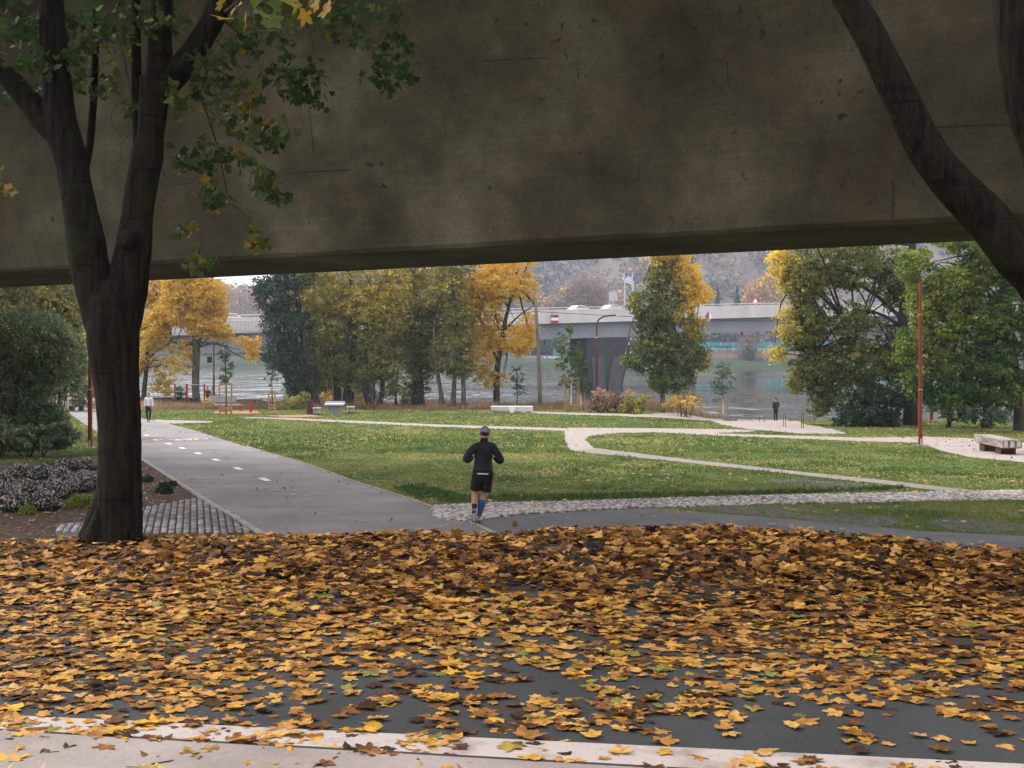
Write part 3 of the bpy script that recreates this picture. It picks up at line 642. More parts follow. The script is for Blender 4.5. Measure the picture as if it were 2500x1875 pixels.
# red-white-red navigation sign
t, p = on_fascia(1352, 779); sg = thing('navigation_sign', 'red and white banded square sign hung on the far bridge', 'sign', p, ang)
for k, m in ((-1, 'red'), (0, 'carwhite'), (1, 'red')): MB().box((0, 0, k*.43), (1.35, .06, .425)).build('band', M[m], sg)
MB().box((0, .07, 0), (1.42, .05, 1.36)).build('backing_plate', M['steel'], sg)
for k in (-.35, .35): MB().box((k, .12, .95), (.06, .06, .8)).build('hanger', M['steel'], sg)
t, p = on_fascia(1728, 773); sg = thing('diamond_sign', 'diamond sign half red half white on the far bridge', 'sign', p, ang)
MB().add([(-.75, -.03, 0), (0, -.03, -.85), (0, -.03, .85), (-.75, .03, 0), (0, .03, -.85), (0, .03, .85)], [(0, 1, 2), (5, 4, 3), (0, 3, 4, 1), (2, 5, 3, 0)]).build('red_half', M['red'], sg)
MB().add([(.004, -.03, -.85), (.75, -.03, 0), (.004, -.03, .85), (.004, .03, -.85), (.75, .03, 0), (.004, .03, .85)], [(0, 1, 2), (5, 4, 3), (0, 3, 4, 1), (1, 4, 5, 2)]).build('white_half', M['carwhite'], sg)
# gantry
t1, t2 = u_to_t(1535), u_to_t(1662); g = thing('sign_gantry', 'grey steel lattice sign gantry above the far bridge deck', 'gantry')
for t, s in ((t1, -1.0), (t1+1.6, -1.0)):
    x, y, z = on_deck(t, s); MB().tube([(x, y, z), (x, y, z+6.6)], .10, 6).build('post', M['steel'], g)
x, y, z = on_deck(t2, -12.); MB().tube([(x, y, z), (x, y, z+6.4)], .16, 6).build('post', M['steel'], g)
mb = MB(); p, q = Vector(on_deck(t1-.5, -1.0, 5.4)), Vector(on_deck(t2, -12., 4.9)); q.z = p.z
for dz in (0, -.9): mb.tube([p+Vector((0, 0, dz)), q+Vector((0, 0, dz))], .13, 5)
nn = 14
for k in range(nn):
    a_, b_ = p.lerp(q, k/nn), p.lerp(q, (k+1)/nn); mb.tube([a_+Vector((0, 0, -.9 if k % 2 else 0)), b_+Vector((0, 0, 0 if k % 2 else -.9))], .05, 4)
mb.build('lattice_beam', M['steel'], g)
for fr, lb in ((.19, 'round blue'), (.9, 'round blue')):
    c = p.lerp(q, fr)+Vector((0, -.3, -.1)); s_ = MB().tube([(0, 0, 0), (0, .06, 0)], .42, 20).build('round_sign', M['blue'], g); s_.location = c
    MB().box((0, -.02, 0), (.06, .03, .45)).build('white_arrow', M['carwhite'], s_)
def signpost(label, u, vtop, plate):
    t = u_to_t(u); x, y, z = on_deck(t, -1.0); zt_ = CZ-(vtop-HOR)/F*y; g = thing('road_sign', label, 'sign', (x, y, z))
    MB().tube([(0, 0, 0), (0, 0, zt_-z)], .06, 6).build('post', M['steel'], g)
    if plate == 'rect': MB().box((0, -.1, zt_-z-.6), (1.3, .05, 1.4)).build('plate', M['steel'], g)
    else:
        MB().add([(-.75, -.1, zt_-z-1.2), (.75, -.1, zt_-z-1.2), (0, -.1, zt_-z+.1), (-.75, -.06, zt_-z-1.2), (.75, -.06, zt_-z-1.2), (0, -.06, zt_-z+.1)], [(0, 1, 2), (5, 4, 3), (0, 3, 4, 1), (1, 4, 5, 2), (2, 5, 3, 0)]).build('plate', M['red'], g)
        MB().add([(-.45, -.105, zt_-z-1.03), (.45, -.105, zt_-z-1.03), (0, -.105, zt_-z-.25)], [(0, 1, 2)]).build('plate_face', M['carwhite'], g)
signpost('grey rectangular road sign standing on the far bridge beside the gantry', 1507, 714, 'rect')
signpost('small triangular warning sign standing on the far bridge at right', 1854, 724, 'tri')
signpost('small triangular warning sign on the far bridge right of the poplar crown', 1724, 731, 'tri')
# striped maintenance ladder under the bridge
x, y, z = on_deck(u_to_t(1535), .35, -4.5); g = thing('striped_barrier_frame', 'red and white striped pole frame hanging beside the far pier', 'barrier', (x, y, z))
for ox in (0, .8):
    mb = MB()
    for k in range(8):
        mb.cm = k % 2; a_, b_ = k/8, (k+1)/8; mb.tube([(ox+.3-1.1*a_, 0, -3.0*a_+.2), (ox+.3-1.1*b_, 0, -3.0*b_+.2)], .09, 6)
    mb.build('striped_pole', [M['red'], M['carwhite']], g)
mb = MB()
for k in range(8): mb.cm = k % 2; mb.tube([(.3+k*.55, 0, .25), (.3+(k+1)*.55, 0, .25)], .08, 6)
mb.build('striped_rail', [M['red'], M['carwhite']], g)
g2 = MB().box((0, 0, -.35), (.22, .2, .7)).build('bridge_marker', M['black']); g2.location = on_deck(u_to_t(1822), -1.0, -4.5); tag(g2, 'small dark marker hanging under the far bridge right of the poplar', 'marker')
g3 = MB().box((0, 0, -.35), (.22, .2, .7)).build('bridge_marker', M['black']); g3.location = on_deck(u_to_t(1340), -1.0, -4.5); tag(g3, 'small dark marker hanging under the far bridge near the utility pole', 'marker')

# far bank walls, fences, graffiti
def text_obj(body, size, m, parent, loc, rz=0, sx=1, shear=0):
    c = bpy.data.curves.new('graffiti', 'FONT'); c.body = body; c.size = size; c.extrude = .02; c.align_x = 'CENTER'; c.shear = shear; c.offset = .03*size
    o = bpy.data.objects.new('graffiti', c); COL.objects.link(o); bpy.context.view_layer.update()
    me = bpy.data.meshes.new_from_object(o.evaluated_get(bpy.context.evaluated_depsgraph_get())); bpy.data.objects.remove(o)
    me.materials.clear(); me.materials.append(m); o = link(bpy.data.objects.new('graffiti', me), parent)
    o.location = loc; o.rotation_euler = (R(90), 0, rz); o.scale = (sx, 1, 1); return o
Yf = 436
def zf(v, Y_=Yf): return CZ-(v-HOR)/F*Y_
def xf(u, Y_=Yf): return (u-1250)/F*Y_
def wallthing(name, label, cat, u0, u1, v0, v1, Y_, m, th=.4, panels=0):
    g = thing(name, label, cat, (0, 0, 0)); x0, x1 = xf(u0, Y_), xf(u1, Y_); z0, z1 = zf(v1, Y_), zf(v0, Y_)
    if panels:
        n_ = panels; wd = (x1-x0)/n_
        for k in range(n_): MB().box((x0+wd*(k+.5), Y_, (z0+z1)/2), (wd-.15, th, z1-z0)).build('panel', m, g)
        for k in range(n_+1): MB().box((x0+wd*k, Y_, (z0+z1)/2+.05), (.18, th+.1, z1-z0+.1)).build('post', M['steel'], g)
    else: MB().box(((x0+x1)/2, Y_, (z0+z1)/2), (x1-x0, th, z1-z0)).build('wall', m, g)
    return g
g = wallthing('stone_embankment', 'pale stone embankment wall across the river below the orange strip', 'wall', 1700, 2560, 865, 886, 434, M['stone'])
g = wallthing('orange_terrace', 'low orange brick band above the stone embankment across the river', 'wall', 1680, 2560, 858, 865.5, 436, M['brick'])
g = wallthing('teal_fence', 'teal painted board fence with dark lettering across the river', 'fence', 1700, 2180, 836, 858, 440, M['teal'], .15, 16)
text_obj('J.J. YOUHEY', 2.1, M['black'], g, (xf(1758, 440), 439.85, zf(854.5, 440)), sx=.72)
wd_ = MB(); g4 = thing('white_handrail', 'white rail standing before the teal fence across the river', 'railing')
for k in range(12): wd_.box((xf(1705, 437)+k*3.0, 437, zf(855.5, 437)), (.12, .12, 1.2))
wd_.build('posts', M['carwhite'], g4)['kind'] = 'stuff'; MB().box((xf(1755, 437), 437, zf(852, 437)), (34, .14, .16)).build('rail', M['carwhite'], g4)
g = wallthing('graffiti_wall', 'dark bank wall with white graffiti letters seen under the far bridge', 'wall', 1230, 1560, 868, 883, 434, M['farweb'])
text_obj('HYNEK', 2.3, M['carwhite'], g, (xf(1362, 434), 433.72, zf(882.5, 434)), sx=1.25)
g = wallthing('teal_hoarding', 'small teal hoarding under the far bridge behind the sapling', 'fence', 1240, 1278, 850, 867, 441, M['teal'], .15, 2)
g = wallthing('teal_hoarding', 'blue teal hoarding beyond the graffiti wall right of the utility pole', 'fence', 1352, 1372, 849, 866, 441, M['teal'], .15, 1)

# ------------------------------------------------------------------ trees
def crown_leaves(blobs, Yc, size, mat_, parent, depth=1.0, name='crown', sig=.5, tintfn=None, stuff=False, yoff=0):
    """blobs: (u, v, ru, rv, n_leaves, tint) in photo pixels at distance Yc; leaves gather in clumps inside each blob"""
    Cs = []; T = []
    for bi, bl in enumerate(blobs):
        u, v, ru, rv, n_, tb = bl[:6]; dy = bl[6] if len(bl) > 6 else 0
        s = Yc/F; c = np.array([(u-1250)*s, Yc+dy, CZ-(v-HOR)*s]); rad = np.array([ru*s, ru*s*depth, rv*s])
        n_ = int(n_*.92); size_ = size*.88; m_ = max(3, int(n_/20)); q = rng.normal(size=(m_, 3)); q /= np.linalg.norm(q, axis=1)[:, None]; q *= (rng.uniform(.12, 1, m_)**.42)[:, None]
        cc = c+q*rad; k = n_//m_; sg = sig*.52*rng.uniform(.55, 1.25, m_)
        off = rng.normal(size=(m_, k, 3))*sg[:, None, None]*np.array([1, 1, .55]); off[:, :, 2] -= (off[:, :, 0]**2+off[:, :, 1]**2)*.25/max(sig, .1)
        Cs.append((cc[:, None, :]+off).reshape(-1, 3)); tc = tb+.08+rng.normal(0, .14, m_); T.append((tc[:, None]+rng.normal(0, .12, (m_, k))).ravel())
    C = np.concatenate(Cs); T = np.concatenate(T)
    if tintfn is not None: T = T+tintfn(C)
    zg = ground(C[:, 0], np.minimum(C[:, 1], 111)); k = C[:, 2] > zg+.05; C, T = C[k], T[k]
    V, Fq = leaf_quads(C, size_); o = mesh_np(name, V, Fq, mat_, parent, tint=np.clip(T, 0, 1))
    return o
def tree(label, u, vb, Yc, trunk, limbs, blobs, leaf, size, bk, sig=.5, group='trees standing along the riverbank', name='tree', tintfn=None, n=9, twigs=26, zbase=None, bases=None):
    x = (u-1250)/F*Yc; gz = G(x, min(Yc, 112)) if zbase is None else zbase
    t = thing(name, label, 'tree', (0, 0, 0), group=group)
    mb = MB(); s = Yc/F
    def W3(p): return Vector(((p[0]-1250)*s, Yc+(p[3] if len(p) > 3 else 0), CZ-(p[1]-HOR)*s))
    pts = [W3(p) for p in trunk]; pts[0].z = gz-.2
    mb.tube(pts, [p[2]*s for p in trunk], n, 4, bump=.06, seed=int(u))
    for lm in limbs: 
        lp = [W3(p) for p in lm]; 
        if len(lm) and bases and lm in bases: lp[0].z = gz-.2
        mb.tube(lp, [p[2]*s for p in lm], 6, 3, bump=.05, seed=int(lm[0][0]))
    # finer branches from the stem into the crown
    rr = random.Random(int(u)*7+3); stems = [pts]+[[W3(p) for p in lm] for lm in limbs]
    for _ in range(twigs):
        bl = rr.choice(blobs); q = Vector(((bl[0]+rr.uniform(-.8, .8)*bl[2]-1250)*s, Yc+rr.uniform(-.6, .6)*bl[2]*s, CZ-(bl[1]+rr.uniform(-.8, .7)*bl[3]-HOR)*s))
        st = rr.choice(stems); cand = [p for p in st if p.z < q.z+.5] or st; b0 = min(cand[-3:], key=lambda p: (p-q).length)
        md = b0.lerp(q, .5)+Vector((rr.uniform(-.5, .5), rr.uniform(-.4, .4), rr.uniform(.1, .9))); L = (q-b0).length
        mb.tube([b0, md, q], [.010*L+.02, .006*L+.015, .010], 4, 3, cap=False)
    mb.build('trunk', bk, t, smooth=True)
    crown_leaves(blobs, Yc, size, leaf, t, sig=sig, tintfn=tintfn)
    return t
BK = 'trees standing along the riverbank'
# yellow trees at the left
tree('yellow tree with a stout grey trunk left of the sapling frame', 482, 986, 111,
     [(482, 990, 13), (478, 960, 9), (478, 900, 9), (480, 850, 8.5), (472, 800, 7), (462, 740, 5.5), (455, 690, 5), (450, 640, 4)],
     [[(480, 850, 6), (492, 810, 4.5), (500, 770, 3.5), (510, 720, 2.5)], [(478, 842, 4), (430, 838, 3), (395, 815, 2), (360, 790, 1.5)], [(472, 790, 4), (430, 750, 3), (400, 715, 2), (370, 690, 1.5)], [(482, 848, 3), (530, 838, 2.5), (570, 862, 2), (600, 876, 1.3)], [(465, 760, 3), (500, 710, 2.4), (520, 680, 1.5)]],
     [(495, 720, 58, 55, 6000, .62), (440, 700, 50, 45, 4200, .52), (420, 760, 50, 40, 3800, .55), (500, 790, 60, 35, 4200, .58), (385, 800, 38, 50, 2600, .45), (450, 870, 40, 40, 1300, .40), (540, 745, 22, 30, 900, .6), (545, 815, 22, 18, 700, .6), (615, 852, 20, 38, 900, .68), (590, 835, 14, 14, 250, .7), (470, 610, 80, 60, 4500, .6)],
     M['fol_yellow'], .13, M['bark_grey'], .42)
tree('slim dark-stemmed yellow tree beside the large maple trunk', 355, 975, 113,
     [(352, 990, 9), (352, 950, 6), (358, 900, 5.5), (360, 860, 5), (366, 800, 4), (372, 740, 3)],
     [[(358, 880, 3), (385, 855, 2.4), (420, 835, 1.5)]],
     [(375, 830, 40, 50, 2600, .40), (360, 770, 45, 60, 3600, .48), (400, 900, 36, 40, 900, .3), (385, 940, 30, 22, 350, .25), (370, 690, 55, 45, 3000, .5), (340, 880, 30, 40, 1500, .35)],
     M['fol_yellow'], .13, M['bark_dark'], .42)
# dark tree
tree('dark green tree with sparse crown edge behind the rust-brown bin', 770, 1000, 104,
     [(776, 1004, 12), (765, 960, 9), (748, 880, 8), (738, 800, 7), (728, 740, 6), (720, 680, 4)],
     [[(745, 860, 4), (700, 800, 3), (660, 750, 2)], [(740, 810, 3.5), (690, 760, 2.5), (650, 700, 1.6)], [(755, 920, 4), (715, 890, 2.5), (680, 870, 1.6)]],
     [(672, 722, 50, 48, 4200, .45), (700, 790, 62, 50, 5600, .4), (690, 865, 55, 45, 4000, .38), (735, 930, 40, 50, 3000, .3), (640, 700, 26, 30, 900, .5), (720, 670, 50, 40, 2600, .5), (690, 620, 60, 50, 2600, .5)],
     M['fol_dark'], .12, M['bark_dark'], .45)
tree('broad olive tree with twin thick trunks behind the table tennis table', 835, 1005, 106,
     [(850, 1008, 16), (852, 950, 12), (862, 880, 10), (868, 800, 8), (860, 720, 6), (850, 640, 4)],
     [[(822, 1008, 11), (824, 960, 9), (818, 900, 7.5), (800, 820, 5), (790, 740, 3)], [(862, 870, 5), (900, 800, 3.5), (930, 740, 2)], [(766, 1006, 9), (765, 950, 7), (770, 900, 5), (765, 820, 4)]],
     [(780, 720, 80, 55, 7000, .58), (800, 800, 75, 60, 7000, .42), (770, 880, 60, 50, 4200, .36), (850, 880, 55, 60, 4200, .30), (740, 910, 30, 36, 1300, .42), (860, 740, 60, 60, 5200, .66), (790, 640, 90, 50, 4000, .6), (750, 930, 40, 26, 1100, .5), (800, 935, 40, 24, 800, .42)],
     M['fol_olive'], .13, M['bark_dark'], .5)
tree('olive and gold tree with a curved double stem in the clump', 900, 1005, 105,
     [(918, 1010, 10), (900, 980, 9), (892, 930, 7), (894, 870, 6), (905, 800, 4), (915, 730, 3)],
     [[(916, 1008, 8), (930, 975, 7.5), (934, 930, 6), (928, 870, 5), (935, 800, 3)], [(895, 880, 3), (870, 840, 2), (850, 800, 1.5)]],
     [(905, 740, 70, 60, 6200, .68), (920, 830, 60, 50, 4600, .42), (900, 900, 46, 34, 1800, .38), (945, 900, 40, 40, 1800, .36), (950, 760, 60, 60, 5000, .6), (920, 650, 80, 50, 4000, .6), (970, 700, 40, 40, 1800, .75), (950, 950, 30, 22, 500, .45), (880, 940, 30, 20, 400, .45)],
     M['fol_olive'], .13, M['bark_dark'], .48)
tree('ivy-wrapped thick-trunked olive tree in the middle of the clump', 1021, 1000, 107,
     [(1022, 1004, 19), (1020, 960, 15), (1020, 900, 12), (1022, 820, 9), (1015, 740, 6), (1010, 660, 4)],
     [[(968, 1003, 4), (966, 960, 3.4), (972, 900, 3)], [(1021, 860, 5), (1060, 800, 3.5), (1090, 740, 2)], [(1018, 820, 4), (980, 770, 3), (960, 720, 2)]],
     [(1020, 900, 34, 80, 3000, .26), (1010, 800, 66, 55, 5600, .38), (1040, 720, 66, 55, 5200, .58), (990, 850, 46, 40, 2200, .34), (1075, 780, 50, 50, 3600, .42), (1050, 860, 44, 50, 2600, .34), (1030, 640, 80, 50, 4200, .5), (1000, 960, 30, 30, 900, .2)],
     M['fol_olive'], .13, M['bark_dark'], .48)
tree('slender leaning tree with green olive crown right of the ivy trunk', 1080, 1000, 104,
     [(1080, 1004, 7), (1076, 960, 5.5), (1068, 910, 5), (1062, 870, 4.5), (1060, 800, 3)],
     [[(1106, 1003, 8), (1108, 950, 6), (1112, 900, 5), (1120, 820, 4)], [(1130, 1002, 8), (1132, 960, 6), (1130, 900, 5), (1140, 820, 3)]],
     [(1105, 860, 50, 60, 3800, .36), (1120, 790, 44, 50, 3000, .45), (1090, 700, 50, 60, 3600, .5), (1130, 900, 30, 24, 600, .34), (1110, 640, 60, 40, 2200, .5)],
     M['fol_olive'], .13, M['bark_grey'], .45)
tree('bright golden tree with upswept branches beside the utility pole', 1212, 990, 106,
     [(1212, 1000, 9), (1212, 950, 8), (1214, 900, 7), (1222, 850, 6), (1232, 790, 5), (1246, 730, 4), (1262, 660, 3)],
     [[(1216, 880, 4), (1190, 830, 3), (1170, 770, 2)], [(1228, 810, 3), (1268, 770, 2), (1305, 745, 1.4)], [(1240, 750, 3), (1270, 690, 2), (1290, 640, 1.5)], [(1222, 850, 3), (1260, 850, 2), (1300, 830, 1.3)], [(1225, 830, 3), (1205, 740, 2), (1200, 660, 1.5)]],
     [(1230, 690, 70, 50, 4600, .62), (1180, 760, 52, 60, 4200, .45), (1165, 850, 60, 60, 4200, .42), (1150, 730, 40, 60, 2200, .48), (1255, 830, 56, 42, 3400, .62), (1290, 800, 26, 40, 1100, .66), (1180, 690, 44, 50, 2600, .5), (1290, 700, 28, 40, 900, .66), (1240, 620, 80, 45, 3400, .6), (1195, 925, 40, 26, 900, .3)],
     M['fol_yellow'], .125, M['bark_dark'], .42)
sx = F/96
def pop_t(C):
    u = 1250+F*C[:, 0]/C[:, 1]; v = HOR-(C[:, 2]-CZ)*F/C[:, 1]
    return -.03+sstep(1640, 1700, u)*sstep(820, 740, v)*.42+sstep(700, 620, v)*.18
tree('tall poplar, green below and golden at the upper right, in mid lawn edge', 1617, 978, 97,
     [(1617, 985, 7), (1617, 940, 5.5), (1616, 880, 5), (1622, 800, 4.5), (1628, 720, 4), (1640, 640, 3), (1642, 560, 2)],
     [[(1616, 860, 2.6), (1580, 820, 2), (1545, 780, 1.2)], [(1618, 870, 2.6), (1660, 830, 2), (1700, 800, 1.2)], [(1626, 740, 2.4), (1660, 690, 1.8), (1690, 640, 1.2)], [(1624, 760, 2.2), (1590, 710, 1.6), (1570, 690, 1)], [(1617, 910, 2), (1570, 890, 1.5), (1530, 880, 1)]],
     [(1610, 670, 34, 62, 3000, .36), (1672, 680, 42, 60, 4000, .52), (1575, 740, 46, 36, 2600, .30), (1640, 760, 60, 46, 4200, .36), (1710, 720, 28, 32, 1100, .5), (1600, 840, 60, 44, 4200, .22), (1670, 860, 58, 50, 4200, .26), (1560, 880, 42, 26, 1500, .20), (1640, 920, 62, 42, 3800, .16), (1710, 880, 28, 30, 1000, .40), (1700, 800, 34, 30, 1100, .5), (1645, 585, 56, 60, 3600, .55), (1590, 790, 40, 34, 1600, .22), (1670, 965, 44, 10, 260, .6)],
     M['fol_poplar'], .125, M['bark_grey'], .36, name='poplar_tree', tintfn=pop_t)
def r_t(C):
    u = 1250+F*C[:, 0]/C[:, 1]; v = HOR-(C[:, 2]-CZ)*F/C[:, 1]
    return -.10+sstep(1980, 1890, u)*sstep(880, 780, v)*.48
tree('large spreading tree with arching limbs, golden at its left edge', 2225, 1050, 70,
     [(2228, 1054, 26), (2226, 1000, 20), (2222, 900, 17), (2205, 800, 14), (2215, 700, 11), (2228, 600, 9), (2230, 520, 6)],
     [[(2212, 790, 6), (2150, 730, 5), (2080, 690, 4), (2000, 700, 3), (1940, 760, 2)], [(2205, 800, 5), (2130, 760, 4), (2060, 780, 3), (2000, 850, 2)], [(2218, 700, 6), (2150, 650, 4), (2060, 630, 3), (1960, 680, 2)], [(2215, 900, 5), (2150, 870, 4), (2080, 850, 3), (2000, 880, 2)]],
     [(1960, 680, 70, 60, 4600, .40), (2080, 650, 90, 60, 5600, .36), (1960, 790, 66, 66, 4600, .42), (2060, 780, 90, 46, 3000, .30), (2100, 880, 100, 60, 6200, .34), (1990, 900, 60, 60, 3600, .34), (2190, 680, 50, 80, 3400, .25), (2180, 860, 46, 80, 3000, .16), (1900, 860, 18, 22, 420, .85), (1905, 640, 34, 40, 1500, .6), (2080, 960, 90, 50, 3600, .26), (2000, 975, 34, 46, 1000, .34), (1950, 930, 26, 30, 500, .45), (2050, 590, 150, 40, 4000, .36)],
     M['fol_olive'], .105, M['bark_dark'], .36, tintfn=r_t, twigs=60)
tree('bright green tree with feathery clumps behind the bare-wood bench', 2492, 1050, 62,
     [(2492, 1056, 19), (2488, 1000, 13), (2480, 920, 11), (2470, 840, 9), (2450, 740, 6), (2440, 640, 4)],
     [[(2475, 860, 4), (2420, 800, 3), (2360, 760, 2)], [(2478, 900, 4), (2400, 880, 3), (2330, 860, 2)], [(2450, 760, 3.6), (2400, 700, 2.4), (2350, 650, 1.5)], [(2465, 820, 3), (2500, 720, 2.4), (2510, 640, 1.6)]],
     [(2330, 700, 80, 60, 5000, .58), (2420, 650, 80, 50, 4600, .48), (2300, 790, 66, 56, 4200, .56), (2400, 780, 80, 60, 4600, .46), (2480, 740, 70, 80, 4000, .38), (2300, 880, 60, 46, 2600, .50), (2400, 890, 80, 60, 4200, .26), (2490, 880, 50, 80, 2600, .22), (2340, 960, 70, 40, 2200, .20), (2440, 960, 60, 34, 1400, .34), (2390, 580, 110, 40, 3600, .5), (2250, 740, 36, 50, 1500, .66), (2225, 840, 40, 50, 1700, .5), (2235, 650, 40, 50, 1600, .6), (2240, 930, 34, 40, 1100, .4), (2255, 960, 26, 30, 600, .2)],
     M['fol_green'], .105, M['bark_dark'], .34, name='green_tree', twigs=44)
tree('small ragged shrub tree with dark twisted stem below the green tree', 2315, 1050, 66,
     [(2312, 1052, 8), (2318, 1030, 5), (2314, 1000, 3), (2330, 970, 2)], [[(2410, 1050, 12), (2410, 1000, 10), (2412, 930, 9), (2415, 850, 6)]],
     [(2330, 1000, 40, 30, 900, .35), (2420, 1010, 60, 30, 1600, .3), (2390, 960, 60, 30, 1300, .28), (2290, 980, 30, 30, 700, .3)],
     M['fol_shrub'], .09, M['bark_dark'], .25, name='shrub_tree')
# shrubs
def shrub(name, label, Yc, blobs, leaf, size, sig=.3, group=None, stems=10, bk='bark_dark'):
    t = thing(name, label, 'shrub', (0, 0, 0), group=group); mb = MB(); s = Yc/F; rr = random.Random(int(blobs[0][0]))
    bx = sum(b_[0] for b_ in blobs)/len(blobs)
    for _ in range(stems):
        bl = rr.choice(blobs); x = (bl[0]*.6+bx*.4-1250)*s+rr.uniform(-.3, .3); g_ = G(x, min(Yc, 111))
        q = Vector(((bl[0]+rr.uniform(-.7, .7)*bl[2]-1250)*s, Yc+rr.uniform(-.4, .4), CZ-(bl[1]-rr.uniform(0, .7)*bl[3]-HOR)*s)); b0 = Vector((x, Yc, g_-.05))
        mb.tube([b0, b0.lerp(q, .5)+Vector((rr.uniform(-.2, .2), 0, .1)), q], [.03, .02, .008], 5, 3)
    mb.build('stems', M[bk], t, smooth=True); crown_leaves(blobs, Yc, size, leaf, t, sig=sig, name='foliage'); return t
shrub('shrub', 'dark leafy shrub beneath the large spreading tree', 68, [(2110, 1010, 60, 34, 3400, .35), (2160, 1025, 40, 26, 1800, .4), (2185, 975, 34, 44, 1700, .35), (2070, 1030, 46, 16, 1100, .5), (2120, 960, 44, 34, 1600, .3)], M['fol_dark'], .09, .22)
shrub('shrub', 'bluish green shrubbery with willow-like leaves at the left edge', 45, [(60, 830, 120, 80, 15000, .52), (-40, 960, 120, 110, 11000, .42), (60, 930, 80, 90, 11000, .45), (130, 870, 60, 80, 7500, .5), (20, 1040, 110, 55, 9500, .35), (130, 1030, 36, 46, 3200, .35), (-80, 800, 100, 110, 7000, .45)], M['fol_shrub'], .065, .22, stems=24)
shrub('ivy_bush', 'low bush of broad dark green leaves beside the left rust-red pole', 42, [(60, 1068, 110, 30, 3200, .40), (150, 1062, 40, 30, 1700, .5), (-40, 1060, 60, 40, 1800, .4)], M['fol_shrub'], .11, .15)
shrub('shrub', 'yellowish green treetop above the willow-leaved shrubbery at left', 56, [(60, 730, 130, 60, 11000, .72), (150, 780, 55, 90, 7000, .66), (-60, 700, 90, 70, 5000, .7), (60, 660, 160, 40, 6000, .75), (175, 880, 36, 90, 3600, .6)], M['fol_shrub'], .085, .3, stems=20)
shrub('shrub', 'mid green bush beyond the white board left of the maple trunk', 96, [(190, 940, 50, 50, 4200, .6), (130, 930, 50, 44, 3200, .5), (215, 860, 40, 60, 3200, .7)], M['fol_shrub'], .11, .3)
shrub('shrub', 'leafy bush at the foot of the stout yellow tree', 108, [(445, 985, 26, 14, 900, .4), (440, 960, 12, 22, 500, .4), (470, 982, 22, 16, 700, .3)], M['fol_dark'], .10, .22)
shrub('shrub', 'small orange-yellow bush right of the stout yellow tree foot', 107, [(510, 983, 14, 14, 420, .7)], M['fol_yellow'], .09, .2, stems=5)
shrub('shrub', 'yellow-green bush left of the rust-brown bin', 100, [(720, 985, 34, 20, 1300, .55), (690, 995, 20, 12, 500, .5), (745, 975, 16, 22, 600, .4)], M['fol_olive'], .10, .25)
shrub('shrub', 'tawny bush behind the right-hand stools', 106, [(880, 985, 22, 22, 900, .85)], M['fol_olive'], .10, .25, stems=6)
shrub('shrub', 'yellow bush between the thick trunks and the table tennis table', 108, [(800, 965, 14, 24, 500, .95)], M['fol_olive'], .10, .25, stems=6)
shrub('meadow_shrub', 'pinkish seed-headed shrub left of the poplar foot', 93, [(1475, 972, 30, 20, 900, .82), (1462, 958, 14, 14, 300, .9), (1500, 980, 30, 18, 800, .5), (1535, 966, 20, 16, 500, .9), (1490, 995, 38, 14, 900, .3), (1445, 992, 20, 14, 400, .4)], M['fol_heath'], .085, .2)
shrub('shrub', 'dark green rounded shrub at the poplar foot', 92, [(1545, 990, 36, 24, 1800, .45), (1520, 1000, 30, 12, 700, .4), (1570, 975, 24, 16, 700, .5)], M['fol_olive'], .085, .2)
shrub('shrub', 'small yellow bush right of the poplar foot', 93, [(1670, 980, 36, 18, 420, .5), (1690, 992, 26, 14, 300, .35), (1640, 985, 26, 16, 400, .2)], M['fol_yellow'], .085, .2)
# trees across the river
def far_tree(label, u, vt, vb, ru, Yc, leaf, tb, n_=1500, size=.55, name='far_tree', cone=False):
    t = thing(name, label, 'tree', group='trees across the river'); s = Yc/F; x = (u-1250)*s; gz = float(hillz(np.array(x), np.array(Yc)))
    top = CZ-(vt-HOR)*s; mb = MB().tube([(x, Yc, gz-.5), (x+.3, Yc, (gz+top)/2), (x, Yc, top-1)], [.45, .3, .08], 6, 3)
    rr = random.Random(int(u))
    for _ in range(9): 
        zz = gz+(top-gz)*rr.uniform(.3, .8); mb.tube([(x, Yc, zz), (x+rr.uniform(-.8, .8)*ru*s, Yc+rr.uniform(-2, 2), zz+rr.uniform(1, 4))], [.12, .04], 4)
    mb.build('trunk', M['bark_dark'], t)
    if cone:
        q = rng.random(n_)**.6; an = rng.uniform(0, 2*np.pi, n_); rr_ = ru*s*q*rng.uniform(.4, 1, n_); C = np.stack([x+rr_*np.cos(an), Yc+rr_*np.sin(an), top-(top-gz-1)*q], 1)
        V, Fq = leaf_quads(C, size); mesh_np('crown', V, Fq, leaf, t, tint=np.clip(rng.normal(tb, .1, n_), 0, 1))
    else: crown_far(t, u, (vt+vb)/2, ru, (vb-vt)/2, Yc, leaf, tb, n_, size)
def crown_far(t, u, v, ru, rv, Yc, leaf, tb, n_, size):
    s = Yc/F; m_ = max(6, n_//30); q = rng.normal(size=(m_, 3)); q /= np.linalg.norm(q, axis=1)[:, None]; q *= (rng.uniform(.2, 1, m_)**.4)[:, None]
    cc = np.array([(u-1250)*s, Yc, CZ-(v-HOR)*s])+q*np.array([ru, ru*.8, rv])*s; C = (cc[:, None]+rng.normal(size=(m_, 30, 3))*1.0).reshape(-1, 3)
    T = (tb+rng.normal(0, .15, m_)[:, None]+rng.normal(0, .08, (m_, 30))).ravel(); V, Fq = leaf_quads(C, size); mesh_np('crown', V, Fq, leaf, t, tint=np.clip(T, 0, 1))
far_tree('broad rounded brownish tree beyond the bridge right of the utility pole', 1432, 677, 770, 52, 480, M['fol_bare'], .65, 5200, .42)
far_tree('smaller tawny tree leaning on the rounded brownish one beyond the bridge', 1385, 715, 780, 34, 486, M['fol_bare'], .5, 2400, .42)
